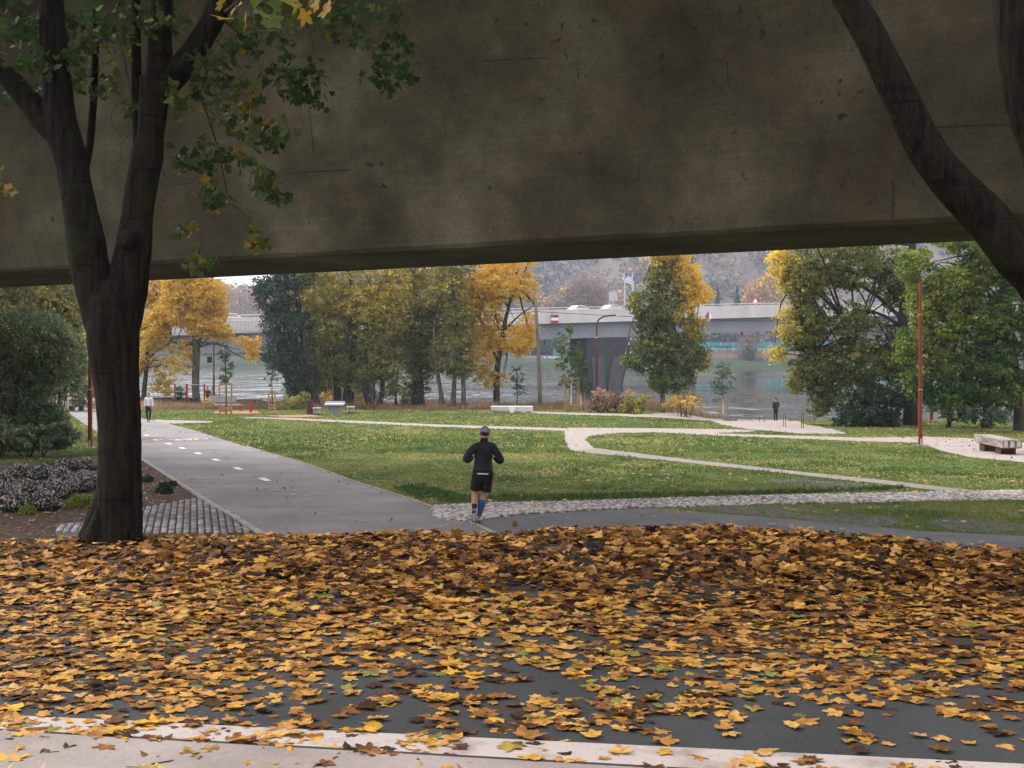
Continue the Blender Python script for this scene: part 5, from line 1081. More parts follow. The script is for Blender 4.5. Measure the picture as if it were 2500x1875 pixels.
def small_person(label, pos, rz, h, top, pants, hair, coat=None, arms='down', stride=.12, shoes='black', hood=False, extras=()):
    g = thing('person', label, 'person', pos, rz); k = h/1.75
    J_ = dict(pel=(0, 0, .93, .12, .10), wai=(0, 0, 1.06, .12, .09), che=(0, 0, 1.26, .15, .105), upc=(0, 0, 1.40, .12, .085), nec=(0, 0, 1.50, .05, .05), h0=(0, -.01, 1.585, .072, .08), h1=(0, -.01, 1.66, .072, .08),
              ls=(-.17, 0, 1.39, .055), le=(-.23, .02, 1.12, .042), lw=(-.22, -.05, .88, .026), rs=(.17, 0, 1.39, .055), re=(.23, .02, 1.12, .042), rw=(.22, -.05, .88, .026),
              lh=(-.085, 0, .87, .09), lk=(-.09, -.03-stride*.4, .50, .058), la=(-.09, stride, .09, .036), lt=(-.09, stride-.15, .035, .034, .025), rh=(.085, 0, .87, .09), rk=(.09, -.03+stride*.2, .50, .058), ra=(.09, -stride, .09, .036), rt=(.09, -stride-.15, .035, .034, .025))
    if stride == 0: J_['lt'] = (-.09, -.13, .035, .034, .025); J_['rt'] = (.09, -.13, .035, .034, .025)
    if arms == 'pocket':
        for s, q in (('l', -1), ('r', 1)): J_[s+'e'] = (q*.25, .05, 1.13, .044); J_[s+'w'] = (q*.16, -.10, .98, .03)
    E_ = [('pel', 'wai'), ('wai', 'che'), ('che', 'upc'), ('upc', 'nec'), ('nec', 'h0'), ('h0', 'h1'), ('upc', 'ls'), ('ls', 'le'), ('le', 'lw'), ('upc', 'rs'), ('rs', 're'), ('re', 'rw'), ('pel', 'lh'), ('lh', 'lk'), ('lk', 'la'), ('la', 'lt'), ('pel', 'rh'), ('rh', 'rk'), ('rk', 'ra'), ('ra', 'rt')]
    base_ = dict(J_)
    for k_ in ('pel', 'wai', 'che', 'upc'): J_[k_] = (*J_[k_][:3], J_[k_][3]*.72, J_[k_][4]*.62)
    for k_ in ('ls', 'rs', 'lh', 'rh', 'le', 're', 'lk', 'rk'): J_[k_] = (*J_[k_][:3], J_[k_][3]*.8)
    hand(J_, E_, 'lw', 'L', (0, -.25, -1)); hand(J_, E_, 'rw', 'Q', (0, -.25, -1))
    b = skin_obj('body', J_, E_, M['skin'], g)
    def gr(ns, kk): return {n_: (*base_[n_][:3], base_[n_][3]+kk, (base_[n_][4] if len(base_[n_]) > 4 else base_[n_][3])+kk) for n_ in ns}
    s_ = gr(['wai', 'che', 'upc', 'ls', 'le', 'lw', 'rs', 're', 'rw'], .016); s_['hem'] = (0, 0, .93, .155, .125); es = [('hem', 'wai'), ('wai', 'che'), ('che', 'upc'), ('upc', 'ls'), ('ls', 'le'), ('le', 'lw'), ('upc', 'rs'), ('rs', 're'), ('re', 'rw')]
    if coat: s_['low'] = (0, 0, coat, .165, .14); es.append(('low', 'hem')); s_ = dict(sorted(s_.items(), key=lambda q: q[0] != 'low'))
    skin_obj('coat' if coat else 'shirt', s_, es, M[top], g)
    p_ = gr(['pel', 'lh', 'lk', 'la', 'rh', 'rk', 'ra'], .013); skin_obj('trousers', p_, [('pel', 'lh'), ('lh', 'lk'), ('lk', 'la'), ('pel', 'rh'), ('rh', 'rk'), ('rk', 'ra')], M[pants], g)
    for s in ('l', 'r'):
        a_, t_ = base_[s+'a'], base_[s+'t']; skin_obj('shoe', dict(a=(a_[0], a_[1]+.03, .05, .045, .04), b=(t_[0], t_[1], .035, .042, .03)), [('a', 'b')], M[shoes], g)
    ball('hair', (0, .012, 1.675), (.088, .096, .088), M[hair], g, 16, -.35); face(g, (0, -.01, 1.645), -1)
    for e in extras: e(g)
    g.scale = (k, k, k); return g
x, y = Pg(363, 1031)
small_person('jogger in white long-sleeved shirt and dark tights coming along the cycle path', (x, y, G(x, y)+.012), R(-6), 1.76, 'whitecloth', 'blackcloth', 'greyhair', shoes='redcloth', stride=.10,
             extras=(lambda g: ball('red_pouch', (.17, -.12, .86), (.06, .05, .09), M['redcloth'], g, 10), lambda g: MB().tube([(-.09, .06, .18), (-.09, .03, .34)], .062, 8).build('striped_sock', M['orange'], g)))
x, y = (1894-1250)/F*91.5, 91.5
small_person('person in a long dark coat standing with hands in pockets by the river', (x, y, G(x, y)+.01), R(200), 1.74, 'blackcloth', 'blackcloth', 'hair', coat=.72, arms='pocket', stride=0)
x = (507-1250)/F*110; small_person('person in a dark coat near the quay left of the thin pole', (x, 110, G(x, 110)), R(20), 1.62, 'blackcloth', 'blackcloth', 'hair', coat=.6, arms='pocket', stride=0)
x = (519-1250)/F*110.5; small_person('person in a beige jacket and jeans near the quay by the thin pole', (x, 110.5, G(x, 110.5)), R(-30), 1.66, 'beige', 'jeans', 'greyhair', arms='pocket', stride=.05)

# ------------------------------------------------------------------ near maple
def near_pts(spec, Yc): 
    s = Yc/F; return [Vector(((p[0]-1250)*(Yc+(p[3] if len(p) > 3 else 0))/F, Yc+(p[3] if len(p) > 3 else 0), CZ-(p[1]-HOR)*(Yc+(p[3] if len(p) > 3 else 0))/F)) for p in spec], [p[2]*s for p in spec]
MY = 10.25
mp = thing('maple_tree', 'large forked maple standing in fallen leaves at the left', 'tree', (0, 0, 0))
K = 2500/2212
def dk(*p): return [(a[0]*K, a[1]*K, a[2]*K)+tuple(a[3:]) for a in p]
mb = MB()
trunk = dk((250, 1195, 64), (251, 1170, 57), (254, 1135, 52), (257, 1080, 48), (259, 1000, 45), (258, 920, 45), (252, 840, 47), (246, 760, 53), (243, 700, 56), (240, 650, 56), (238, 625, 48), (238, 605, 30))
for pts in (trunk,
    dk((236, 760, 34), (222, 690, 42), (208, 630, 43), (194, 575, 41), (184, 520, 42), (174, 460, 36), (163, 400, 34), (148, 330, 36), (130, 270, 37), (125, 200, 31), (118, 130, 28), (112, 60, 28), (108, -60, 25)),
    dk((140, 300, 30), (100, 265, 28), (60, 215, 25), (15, 165, 23), (-40, 120, 22), (-120, 60, 20)),
    dk((250, 760, 34), (262, 690, 44), (272, 630, 45), (281, 580, 41), (290, 530, 38), (296, 470, 33), (304, 410, 33), (318, 340, 34), (325, 290, 28), (332, 220, 31), (338, 170, 35)),
    dk((335, 200, 28), (345, 140, 28), (345, 80, 25), (350, 0, 23), (352, -80, 21)),
    dk((340, 200, 28), (375, 165, 29), (415, 115, 26), (450, 60, 25), (478, 0, 24), (510, -90, 22))):
    P_, r_ = near_pts(pts, MY); mb.tube(P_, r_, 40, 6, bump=.022, seed=int(pts[0][0]))
for (dx, dy, ww_) in ((-.25, -.06, .11), (.16, -.05, .08), (-.15, .25, .10), (-.20, -.18, .08)):
    b0 = near_pts(dk((252, 1150, 30)), MY)[0][0]; mb.tube([b0+Vector((dx*.15, dy*.15, .42)), b0+Vector((dx*.45, dy*.45, .14)), b0+Vector((dx*.85, dy*.85, -.05)), b0+Vector((dx*1.15, dy*1.15, -.18))], [ww_*.9, ww_, ww_*.8, ww_*.3], 12, 4)
mb.build('trunk', M['bark_maple'], mp, smooth=True)
mb = MB()
for pts in (dk((186, 360, 8, .35), (195, 300, 9, .4), (203, 200, 8, .4), (206, 100, 8, .4), (208, -40, 8, .4)), dk((305, 420, 13, .25), (300, 330, 12, .3), (296, 220, 12, .35), (294, 120, 11, .35), (292, -60, 10, .35))):
    P_, r_ = near_pts(pts, MY); mb.tube(P_, r_, 10, 4, bump=.04)
mb.build('branch', M['bark_maple'], mp, smooth=True)
kb, kr = near_pts([(300, 588, 17, -.30)], MY); mb = MB().tube([kb[0]+Vector((0, .12, .02)), kb[0]+Vector((0, .03, 0)), kb[0]], [.085, .060, .036], 14, 2); mb.build('pruned_knot', M['bark_maple'], mp, smooth=True)
# twigs: (points in photo px, start radius px); z8 = zoom 2.011
def z8(*p): return [(a[0]/2.011, a[1]/2.011)+tuple(a[2:]) for a in p]
twig_spec = [z8((920, 370, 5), (1000, 520, 4), (1060, 700, 3.5), (1100, 880, 3), (1115, 1000, 2.4), (1050, 1060, 1.8), (990, 1130, 1.5), (1000, 1250, 1.2)),
    z8((1115, 1000, 2), (1180, 1030, 1.5), (1210, 1110, 1.2), (1260, 1150, 1)), z8((1060, 700, 2), (1150, 740, 1.8), (1240, 830, 1.5), (1330, 930, 1.2)), z8((940, 380, 3), (1050, 420, 2.4), (1160, 500, 2), (1280, 600, 1.5), (1360, 650, 1)),
    z8((1000, 520, 2), (1090, 600, 1.6), (1180, 700, 1.3)), z8((1090, 770, 1.6), (1160, 780, 1.2), (1180, 840, 1)), z8((1050, 1060, 1.2), (1080, 1140, 1), (1120, 1155, .8)),
    z8((560, 130, 3), (600, 240, 2.4), (640, 440, 2), (655, 500, 1.6)), z8((455, 180, 4), (530, 200, 3), (600, 220, 2)), z8((660, 640, 2), (600, 700, 1.5), (590, 790, 1.2), (530, 810, .8)), z8((655, 480, 2), (570, 520, 1.5), (545, 600, 1.2), (600, 680, 1)),
    z8((800, 840, 2), (840, 900, 1.4), (930, 900, 1), (970, 860, .8)), z8((790, 890, 1.6), (820, 950, 1), (800, 990, .8)), z8((800, 700, 2), (900, 760, 1.6), (960, 740, 1)),
    z8((1100, 60, 9), (1250, -40, 7), (1500, -120, 6)), z8((1380, -90, 6), (1550, 20, 4), (1700, 60, 3), (1800, 150, 2.4), (1900, 220, 1.6), (1960, 320, 1.2)), z8((1540, 20, 3), (1540, 180, 2), (1520, 330, 1.5), (1480, 430, 1)),
    z8((1100, 100, 5), (1200, 180, 4), (1300, 200, 2.5)), z8((1050, 190, 4), (1120, 260, 3), (1200, 360, 2)), z8((1700, 60, 2), (1850, 0, 2), (1960, -20, 2)), z8((320, 60, 5), (400, 90, 3), (480, 60, 2)), z8((200, 60, 5), (120, 100, 4), (40, 150, 2.4)), z8((360, 350, 3), (420, 380, 2), (520, 400, 1.4)), z8((-30, 900, 2), (20, 890, 1.5), (60, 930, 1))]
TW = []
for k, sp in enumerate(twig_spec):
    rr = random.Random(k); dy0 = rr.uniform(-.3, .5); q = [(p[0], p[1], p[2]*.5, dy0+.12*i_) for i_, p in enumerate(sp)]; P_, r_ = near_pts(q, MY); tw = MB(); tw.tube(P_, [max(r, .0022) for r in r_], 5, 4, cap=False); TW.append(P_); tw.build('twig', M['bark_dark'], mp, smooth=True)

half = [(-80, .14), (-64, .46), (-42, .56), (-22, .80), (-13, .66), (1, .58), (13, .78), (24, .80), (33, 1.02), (42, .84), (50, .78), (60, .56), (69, .76), (78, .82), (90, 1.08)]
OUT = [(math.cos(R(a))*r, math.sin(R(a))*r) for a, r in half]+[(-math.cos(R(a))*r, math.sin(R(a))*r) for a, r in half[:-1][::-1]]
OUT = np.array(OUT); NO = len(OUT)
def leaf_template(curl, fold, wave, ring=False, seed=0):
    q = np.random.default_rng(seed); an = np.arctan2(OUT[:, 1], OUT[:, 0]); sc_ = 1+q.normal(0, .06, NO)
    for _ in range(3): c_ = q.uniform(-np.pi, np.pi); dd_ = np.abs((an-c_+np.pi) % (2*np.pi)-np.pi); sc_ *= 1-q.uniform(0, .42)*np.exp(-(dd_/.35)**2)
    o = OUT*sc_[:, None]*np.array([q.uniform(.82, 1.1), 1])
    def z(p): return curl*(p[:, 1]**2)+fold*np.abs(p[:, 0])+wave*np.sin(p[:, 0]*4+seed)*np.cos(p[:, 1]*3+seed*2)
    if ring:
        mid = o*.52; V = np.vstack([[[0, 0]], mid, o]); Z = z(V); V = np.column_stack([V, Z]); Fs = []
        for k in range(NO): k2 = (k+1) % NO; Fs += [(0, 1+k, 1+k2), (1+k, 1+NO+k, 1+NO+k2), (1+k, 1+NO+k2, 1+k2)]
        # stalk
        b = len(V); V = np.vstack([V, [[-.015, .0, .0], [.015, 0, .0], [.02, -1.0, .05], [-.01, -1.0, .05]]]); Fs += [(b, b+2, b+1), (b, b+3, b+2)]
    else:
        V = np.vstack([[[0, 0]], o]); V = np.column_stack([V, z(V)]); Fs = [(0, 1+k, 1+(k+1) % NO) for k in range(NO)]
        b = len(V); V = np.vstack([V, [[-.015, .0, .0], [.015, 0, .0], [.0, -.9, .05]]]); Fs += [(b, b+2, b+1)]
    return V, np.array(Fs)
TPL = [leaf_template(random.uniform(-.12, .22), random.uniform(-.14, .18), random.uniform(0, .12), False, s) for s in range(16)]
TPLR = [leaf_template(c, f, w_, True, s+20) for s, (c, f, w_) in enumerate([(.06, .04, .05), (.14, -.05, .06), (-.08, .08, .05), (.05, -.12, .08), (.36, .12, .06), (-.2, -.08, .08), (.1, .3, .05), (.12, -.2, .1), (.02, .02, .07), (.08, -.05, .04), (.6, .1, .08), (-.1, -.02, .09)])]
def rots(n_, tilt):
    """random yaw, then a tilt away from level"""
    yaw = rng.uniform(0, 2*np.pi, n_); ax = rng.uniform(0, 2*np.pi, n_); c, s = np.cos(yaw), np.sin(yaw); Rz = np.zeros((n_, 3, 3)); Rz[:, 0, 0] = c; Rz[:, 0, 1] = -s; Rz[:, 1, 0] = s; Rz[:, 1, 1] = c; Rz[:, 2, 2] = 1
    k = np.stack([np.cos(ax), np.sin(ax), np.zeros(n_)], 1); ct, st = np.cos(tilt)[:, None, None], np.sin(tilt)[:, None, None]
    Kx = np.zeros((n_, 3, 3)); Kx[:, 0, 2] = k[:, 1]; Kx[:, 1, 2] = -k[:, 0]; Kx[:, 2, 0] = -k[:, 1]; Kx[:, 2, 1] = k[:, 0]
    Rt = np.eye(3)[None]+st*Kx+(1-ct)*(Kx@Kx); return Rt@Rz
def leaf_mesh(name, C, size, tilt, m, parent, tint):
    n_ = len(C); which = rng.integers(0, 16, n_); Rm = rots(n_, tilt); Vs = []; Fs = []; T = []; b = 0
    for w_ in range(16):
        k = which == w_; V, Fc = TPL[w_]; nn_ = k.sum()
        if not nn_: continue
        P_ = np.einsum('nij,vj->nvi', Rm[k], V)*size[k][:, None, None]+C[k][:, None, :]
        Vs.append(P_.reshape(-1, 3)); Fs.append((Fc[None]+(np.arange(nn_)*len(V))[:, None, None]+b).reshape(-1, 3)); b += nn_*len(V); T.append(np.repeat(tint[k], len(Fc)))
    return mesh_np(name, np.vstack(Vs), np.vstack(Fs), m, parent, tint=np.concatenate(T))
# leaf clusters of the maple (photo px, radius px, count, tint, depth offset)
cl = [(10, 50, 30, 10, .3), (40, 95, 34, 16, .3), (75, 60, 34, 16, .35), (60, 140, 36, 18, .3), (100, 170, 34, 16, .3), (85, 215, 30, 12, .35), (180, 45, 40, 18, .35), (200, 100, 40, 18, .4), (240, 45, 36, 16, .4), (165, 130, 40, 14, .35), (260, 90, 34, 14, .35), (300, 95, 34, 16, .45),
      (210, 190, 40, 22, .5), (255, 210, 34, 14, .5), (185, 215, 30, 10, .6), (230, 235, 30, 8, .35), (325, 105, 24, 10, .8), (320, 265, 24, 9, .45), (280, 140, 30, 8, .7), (350, 50, 40, 16, .5), (400, 60, 40, 16, .5), (390, 20, 36, 14, .4), (430, 50, 30, 12, .4), (290, 20, 36, 14, .4), (130, 20, 40, 14, .3), (20, 10, 40, 14, .3),
      (480, 150, 30, 10, .45), (530, 150, 34, 14, .5), (490, 175, 34, 12, .5), (560, 60, 40, 16, .55), (600, 90, 40, 18, .55), (640, 60, 40, 18, .5), (610, 120, 34, 12, .5), (560, 120, 34, 12, .5), (680, 95, 34, 12, .45), (660, 20, 40, 14, .5), (720, 30, 40, 14, .55), (760, 60, 36, 12, .45), (800, 70, 36, 12, .4),
      (840, 30, 40, 16, .4), (860, 60, 36, 14, .35), (880, 20, 40, 14, .4), (930, 30, 40, 14, .35), (970, 10, 36, 12, .35), (880, 95, 30, 10, .3), (930, 115, 34, 16, .3), (975, 105, 34, 14, .3), (1000, 115, 20, 6, .3), (940, 160, 36, 18, .25), (985, 160, 32, 14, .25), (925, 195, 30, 14, .25), (955, 215, 26, 12, .25), (1000, 190, 20, 6, .3),
      (700, 170, 30, 10, .3), (660, 185, 30, 12, .3), (740, 195, 34, 16, .25), (780, 180, 32, 12, .25), (720, 230, 34, 16, .2), (760, 240, 34, 16, .2), (790, 210, 28, 8, .25), (700, 140, 26, 6, .3),
      (520, 190, 34, 14, .5), (560, 210, 34, 12, .5), (500, 220, 30, 12, .45), (440, 240, 30, 10, .55), (455, 275, 28, 10, .6), (430, 220, 28, 8, .55), (600, 215, 30, 10, .6), (610, 250, 30, 10, .8), (570, 250, 30, 10, .6), (540, 270, 28, 8, .5),
      (610, 290, 28, 10, .6), (580, 315, 30, 14, .45), (630, 300, 28, 10, .85), (660, 330, 34, 18, .5), (690, 310, 26, 10, .7), (680, 350, 26, 10, .35), (640, 345, 26, 10, .4), (620, 350, 24, 6, .4), (560, 290, 24, 6, .4),
      (500, 350, 26, 8, .4), (480, 375, 30, 12, .35), (440, 395, 30, 14, .35), (470, 405, 28, 10, .35), (520, 395, 34, 16, .35), (555, 380, 28, 10, .35), (590, 380, 26, 8, .8), (600, 400, 28, 8, .4), (520, 365, 24, 6, .35), (625, 420, 24, 6, .5),
      (650, 430, 24, 8, .5), (665, 450, 24, 8, .5), (650, 475, 28, 12, .45), (685, 480, 24, 10, .35), (630, 465, 22, 6, .6), (515, 445, 24, 8, .6), (510, 480, 26, 10, .5), (535, 490, 28, 12, .45), (530, 510, 24, 8, .8), (560, 480, 20, 6, .7), (475, 470, 14, 2, .8),
      (435, 570, 20, 5, .5), (455, 560, 22, 7, .8), (475, 560, 20, 5, .7), (605, 555, 16, 4, .6), (620, 575, 22, 7, .75), (640, 600, 22, 7, .7), (625, 605, 18, 4, .75), (480, 640, 22, 8, .6), (465, 655, 20, 6, .7), (505, 645, 22, 6, .6), (480, 610, 14, 3, .6),
      (5, 430, 20, 5, .6), (15, 465, 24, 9, .8), (0, 240, 26, 8, .35)]
CC = []; TT = []; SS = []
for (u, v, r, n_, tb) in cl:
    n_ = int(n_*1.45); dy = rng.uniform(-.35, .55); P_ = np.stack([u+rng.normal(0, r*.55, n_), v+rng.normal(0, r*.45, n_)], 1); yy = MY+dy+rng.normal(0, .12, n_)
    CC.append(np.stack([(P_[:, 0]-1250)*yy/F, yy, CZ-(P_[:, 1]-HOR)*yy/F], 1)); TT.append(np.clip(rng.normal(tb, .14, n_), 0, 1)); SS.append(rng.uniform(.034, .066, n_))
# a few large leaves hanging closer to the camera
for (u, v, tb) in ((575, 20, .97), (600, 45, .95), (555, 45, .9), (640, 30, .55), (660, 50, .6), (720, 15, .8), (745, 35, .95), (775, 10, 1), (800, 20, .97), (700, 5, .8), (540, 10, .8), (620, 5, .7), (760, -5, .7), (680, 15, .5)):
    yy = 5.4+rng.uniform(-.3, .4); CC.append(np.array([[(u-1250)*yy/F, yy, CZ-(v-HOR)*yy/F]])); TT.append(np.array([tb])); SS.append(np.array([rng.uniform(.045, .065)]))
CC = np.vstack(CC); TT = np.concatenate(TT); SS = np.concatenate(SS)
order = np.argsort(-SS/CC[:, 1]); big = order[:290]; rest = order[290:]
leaf_mesh('leaves', CC[rest], SS[rest], np.clip(rng.normal(1.0, .4, len(rest)), 0, 1.9), M['fol_maple'], mp, TT[rest]); [c for c in mp.children if c.name.startswith('leaves')][0]['kind'] = 'stuff'
mleaf = {}
def maple_leaf_mesh(ti, tq):
    key = (ti, tq)
    if key not in mleaf:
        V, Fc = TPLR[ti]; me = bpy.data.meshes.new('leaf'); me.from_pydata([tuple(v) for v in V], [], [tuple(int(q) for q in f) for f in Fc]); a_ = me.attributes.new('tint', 'FLOAT', 'FACE'); a_.data.foreach_set('value', [tq/10]*len(Fc)); me.materials.append(M['fol_maple']); mleaf[key] = me
    return mleaf[key]
from mathutils import Matrix
Rm = rots(len(big), np.clip(rng.normal(1.05, .35, len(big)), 0, 1.9))
for k, i_ in enumerate(big):
    o = bpy.data.objects.new('leaf', maple_leaf_mesh(int(rng.integers(0, 8)), int(round(TT[i_]*10)))); s = float(SS[i_])
    link(o, mp); o.matrix_local = Matrix.Translation(Vector(CC[i_]))@Matrix(Rm[k].tolist()).to_4x4()@Matrix.Scale(s, 4)
# rest of the crown above the frame
n_ = 5200; uu = rng.normal(300, 420, n_); yy = MY+rng.normal(0, 2.2, n_); yy = np.clip(yy, 5, 15); zz = CZ+(HOR+60)/F*yy+.15+rng.random(n_)*3.2
o = leaf_mesh('upper_crown', np.stack([(uu-1250)/F*MY, yy, zz], 1), rng.uniform(.06, .10, n_), rng.uniform(0, 1.3, n_), M['fol_maple'], mp, np.clip(rng.normal(.45, .2, n_), 0, 1)); o['kind'] = 'stuff'

# leaning tree at the right
lt = thing('leaning_tree', 'dark bare trunks leaning in from the right edge in front of the viaduct', 'tree', (0, 0, 0)); LY = 7.6
mb = MB()
P_, r_ = near_pts(dk((2560, 1240, 70), (2470, 1000, 64), (2370, 800, 60), (2250, 610, 56), (2200, 555, 54), (2130, 470, 51), (2060, 400, 47), (2000, 320, 43), (1950, 220, 40), (1905, 130, 38), (1870, 60, 36), (1835, 0, 35), (1790, -80, 33)), LY)
P_[0].z = PLAT-.15; r_ = [q*.93 for q in r_]; mb.tube(P_, r_, 26, 5, bump=.03, seed=3); mb.build('trunk', M['bark_maple'], lt, smooth=True)
mb = MB(); P_, r_ = near_pts(dk((2400, 850, 50, .2), (2300, 560, 46, .35), (2250, 340, 42, .5), (2215, 240, 40, .5), (2200, 150, 40, .5), (2190, 60, 42, .5), (2175, -40, 36, .5), (2150, -140, 32, .5)), LY)
mb.tube(P_, r_, 22, 5, bump=.05, seed=9); mb.build('limb', M['bark_maple'], lt, smooth=True)

# ------------------------------------------------------------------ fallen leaves
def densityf(x, y):
    base_ = np.interp(y, [4.4, 4.95, 5.4, 6.0, 6.8, 7.6, 9, 13], [.70, .66, .66, .78, .93, 1.0, 1.0, 1.0])
    side = .22*sstep(1.5, -2.2, x)*(y < 7.5)+.12*sstep(1.0, 2.6, x)*(y > 6)
    cl_ = vnoise(x*1.5+3, y*2.3+8)*.62+vnoise(x*3.8, y*5.2+4)*.38
    return np.clip((base_+side-.98+cl_*1.0)*2.2, 0, 1)*base_
N0 = 76000; lx = rng.uniform(-7.5, 7.5, N0); ly = 4.3+rng.random(N0)*11.2
keep = (np.abs(lx) < ly*.43+.4) & (rng.random(N0) < densityf(lx, ly)*np.interp(ly, [4.5, 6, 7.5, 16], [.66, .76, 1, 1])) & (ly < crest(lx)+3.2)
lx, ly = lx[keep], ly[keep]; print('fallen leaves', len(lx))
pile = sstep(6.6, 9.2, ly)*sstep(0, 1, vnoise(lx*1.2, ly*1.2)+.3); lz = ground(lx, ly)+.005+rng.random(len(lx))*(.012+.08*pile)+.07*sstep(1.2, 2.5, lx)*sstep(8.0, 9.5, ly)*rng.random(len(lx))
szs = np.clip(rng.normal(.055, .014, len(lx)), .024, .09); tl = np.abs(rng.normal(0, .07, len(lx)))+pile*np.abs(rng.normal(0, .33, len(lx)))
tn = rng.choice([.05, .25, .45, .6, .75, .9, 1.0], len(lx), p=[.10, .15, .21, .20, .19, .10, .05])+rng.normal(0, .05, len(lx)); tn -= .05*sstep(5.5, 7, ly)+.15*sstep(7.2, 10.0, ly)+.10*(vnoise(lx*.8+7, ly*.8)-.5)  # distance terms darken the tint: shade towards the crest painted into the leaves
order = np.argsort(ly); ind = order[:300]; rs_ = order[300:]
o = leaf_mesh('fallen_leaf_litter', np.stack([lx[rs_], ly[rs_], lz[rs_]], 1), szs[rs_], tl[rs_], M['litter'], None, np.clip(tn[rs_], 0, 1)); tag(o, 'thick carpet of brown and gold fallen maple leaves', kind='stuff')
meshes = {}
Rm = rots(300, tl[ind]*1.1)
lineA = np.array(A1), np.array(A2)
for k, i_ in enumerate(ind):
    x, y = float(lx[i_]), float(ly[i_]); ci = int(rng.choice(6, p=[.24, .26, .17, .09, .07, .17])); ti = int(rng.integers(0, 12)); key = (ci, ti)
    if key not in meshes:
        V, Fc = TPLR[ti]; me = bpy.data.meshes.new('fallen_leaf'); me.from_pydata([tuple(v) for v in V], [], [tuple(int(q) for q in f) for f in Fc]); me.materials.append(M['fl_'+LEAFCOL[ci][0]]); me.polygons.foreach_set('use_smooth', [True]*len(me.polygons)); meshes[key] = me
    o = bpy.data.objects.new('fallen_leaf', meshes[key]); link(o); o.matrix_world = Matrix.Translation((x, y, float(lz[i_])+.005))@Matrix(Rm[k].tolist()).to_4x4()@Matrix.Scale(float(szs[i_])*1.08, 4)
    fA = A1[1]+(A2[1]-A1[1])*(x-A1[0])/(A2[0]-A1[0]); fB = B1[1]+(B2[1]-B1[1])*(x-B1[0])/(B2[0]-B1[0])
    srf = 'the pale concrete pavement' if y < fB else 'the white painted line' if y < fA else 'the dark asphalt'
    zone = ('far left', 'left of centre', 'at centre', 'right of centre', 'far right')[int(np.clip((x/y/.4+1)/2*5, 0, 4))]
    sz_ = 'large ' if szs[i_] > .068 else 'small ' if szs[i_] < .052 else ''
    cu_ = 'curled' if ti in (3, 4, 5, 6, 7, 10) else 'flat'
    tag(o, f'{sz_}{cu_} {LEAFCOL[ci][0]} maple leaf on {srf} {zone}', 'leaf', 'fallen maple leaves in the foreground')

# ------------------------------------------------------------------ grass, meadow, flower bed, scattered leaves
def blades(name, n_, ysel, h, wd, m, tintf, lean_=.4, area=None, poly=None, polys_out=True, hvar=None, kind='stuff', label=None, k3=3):
    y = ysel(n_); x = rng.uniform(-1, 1, n_)*(y*.42+1.5) if area is None else area(n_)
    if poly is not None: ok = in_poly(x, y, poly)
    else: ok = np.ones(n_, bool)
    if polys_out:
        for P_ in POLYS: ok &= ~in_poly(x, y, P_)
    x, y = x[ok], y[ok]; n2_ = len(x); z = ground(x, y)
    hh = h*rng.uniform(.5, 1.3, n2_)*(hvar(x, y) if hvar else 1); Vs = []
    tt = np.clip(tintf(x, y)+rng.normal(0, .10, n2_), 0, 1)
    for k in range(k3):
        an = rng.uniform(0, 2*np.pi, n2_); bx_, by_ = x+rng.normal(0, wd*1.2, n2_), y+rng.normal(0, wd*1.2, n2_); ca, sa = np.cos(an)*wd/2, np.sin(an)*wd/2
        la = rng.uniform(0, 2*np.pi, n2_); ll = hh*lean_*rng.random(n2_)
        Vs.append(np.stack([np.stack([bx_-ca, by_-sa, z-.01], 1), np.stack([bx_+ca, by_+sa, z-.01], 1), np.stack([bx_+np.cos(la)*ll, by_+np.sin(la)*ll, z+hh*rng.uniform(.7, 1, n2_)], 1)], 1))
    V = np.concatenate(Vs).reshape(-1, 3); Fc = np.arange(len(V)).reshape(-1, 3); o = mesh_np(name, V, Fc, m, tint=np.tile(tt, k3)); tag(o, label, kind=kind); return o
def lawn_t(x, y): return .22+.75*vnoise(x*.22+3, y*.15+1)*vnoise(x*.9, y*.5+7)+.12*vnoise(x*2.5, y*1.3)
def hv(x, y): return .7+1.0*sstep(.55, .9, vnoise(x*1.1+11, y*.9))
blades('lawn_grass', 95000, lambda n_: 18.5+rng.random(n_)**1.25*29, .060, .022, M['grass'], lawn_t, hvar=hv, label='mown green and yellowish lawn grass')
blades('far_lawn_grass', 60000, lambda n_: 44+rng.random(n_)*56, .085, .045, M['grass'], lawn_t, label='lawn grass farther off towards the river')
# longer dark grass along the lawn's near edge
edge = [Pg(*D(*p)) for p in ((850, 1055), (900, 1078), (960, 1088), (1100, 1084), (1400, 1078), (1700, 1068), (1950, 1058), (1950, 1052), (1600, 1064), (1300, 1068), (1000, 1072), (900, 1045))]
blades('long_edge_grass', 26000, lambda n_: rng.uniform(23, 31, n_), .10, .02, M['grass'], lambda x, y: .12+0*x, area=lambda n_: rng.uniform(-6, 12, n_), poly=edge, label='longer dark grass along the edge of the lawn')
# riverside meadow: dry stems
def mead_t(x, y): return .25+.75*vnoise(x*.35, y*.5)
def bank_y(n_): return 99+rng.random(n_)**.8*12.5
blades('riverside_meadow', 34000, bank_y, .62, .045, M['fol_heath'], mead_t, .35, hvar=lambda x, y: .25+1.1*vnoise(x*.5+4, y*.4)**1.3*(1-.75*sstep(18, 21, x)), polys_out=True, label='tall dry meadow grasses along the riverbank')
MPOLY = W((1430, 1002), (1600, 1003), (1750, 1018), (1850, 1028), (1820, 1012), (1650, 993), (1440, 994))
blades('meadow_tufts', 9000, lambda n_: rng.uniform(84, 103, n_), .5, .04, M['fol_heath'], lambda x, y: .45+.5*vnoise(x*.6, y), .4, area=lambda n_: rng.uniform(4, 20, n_), poly=MPOLY, label='pinkish dry meadow tufts beside the riverside path')
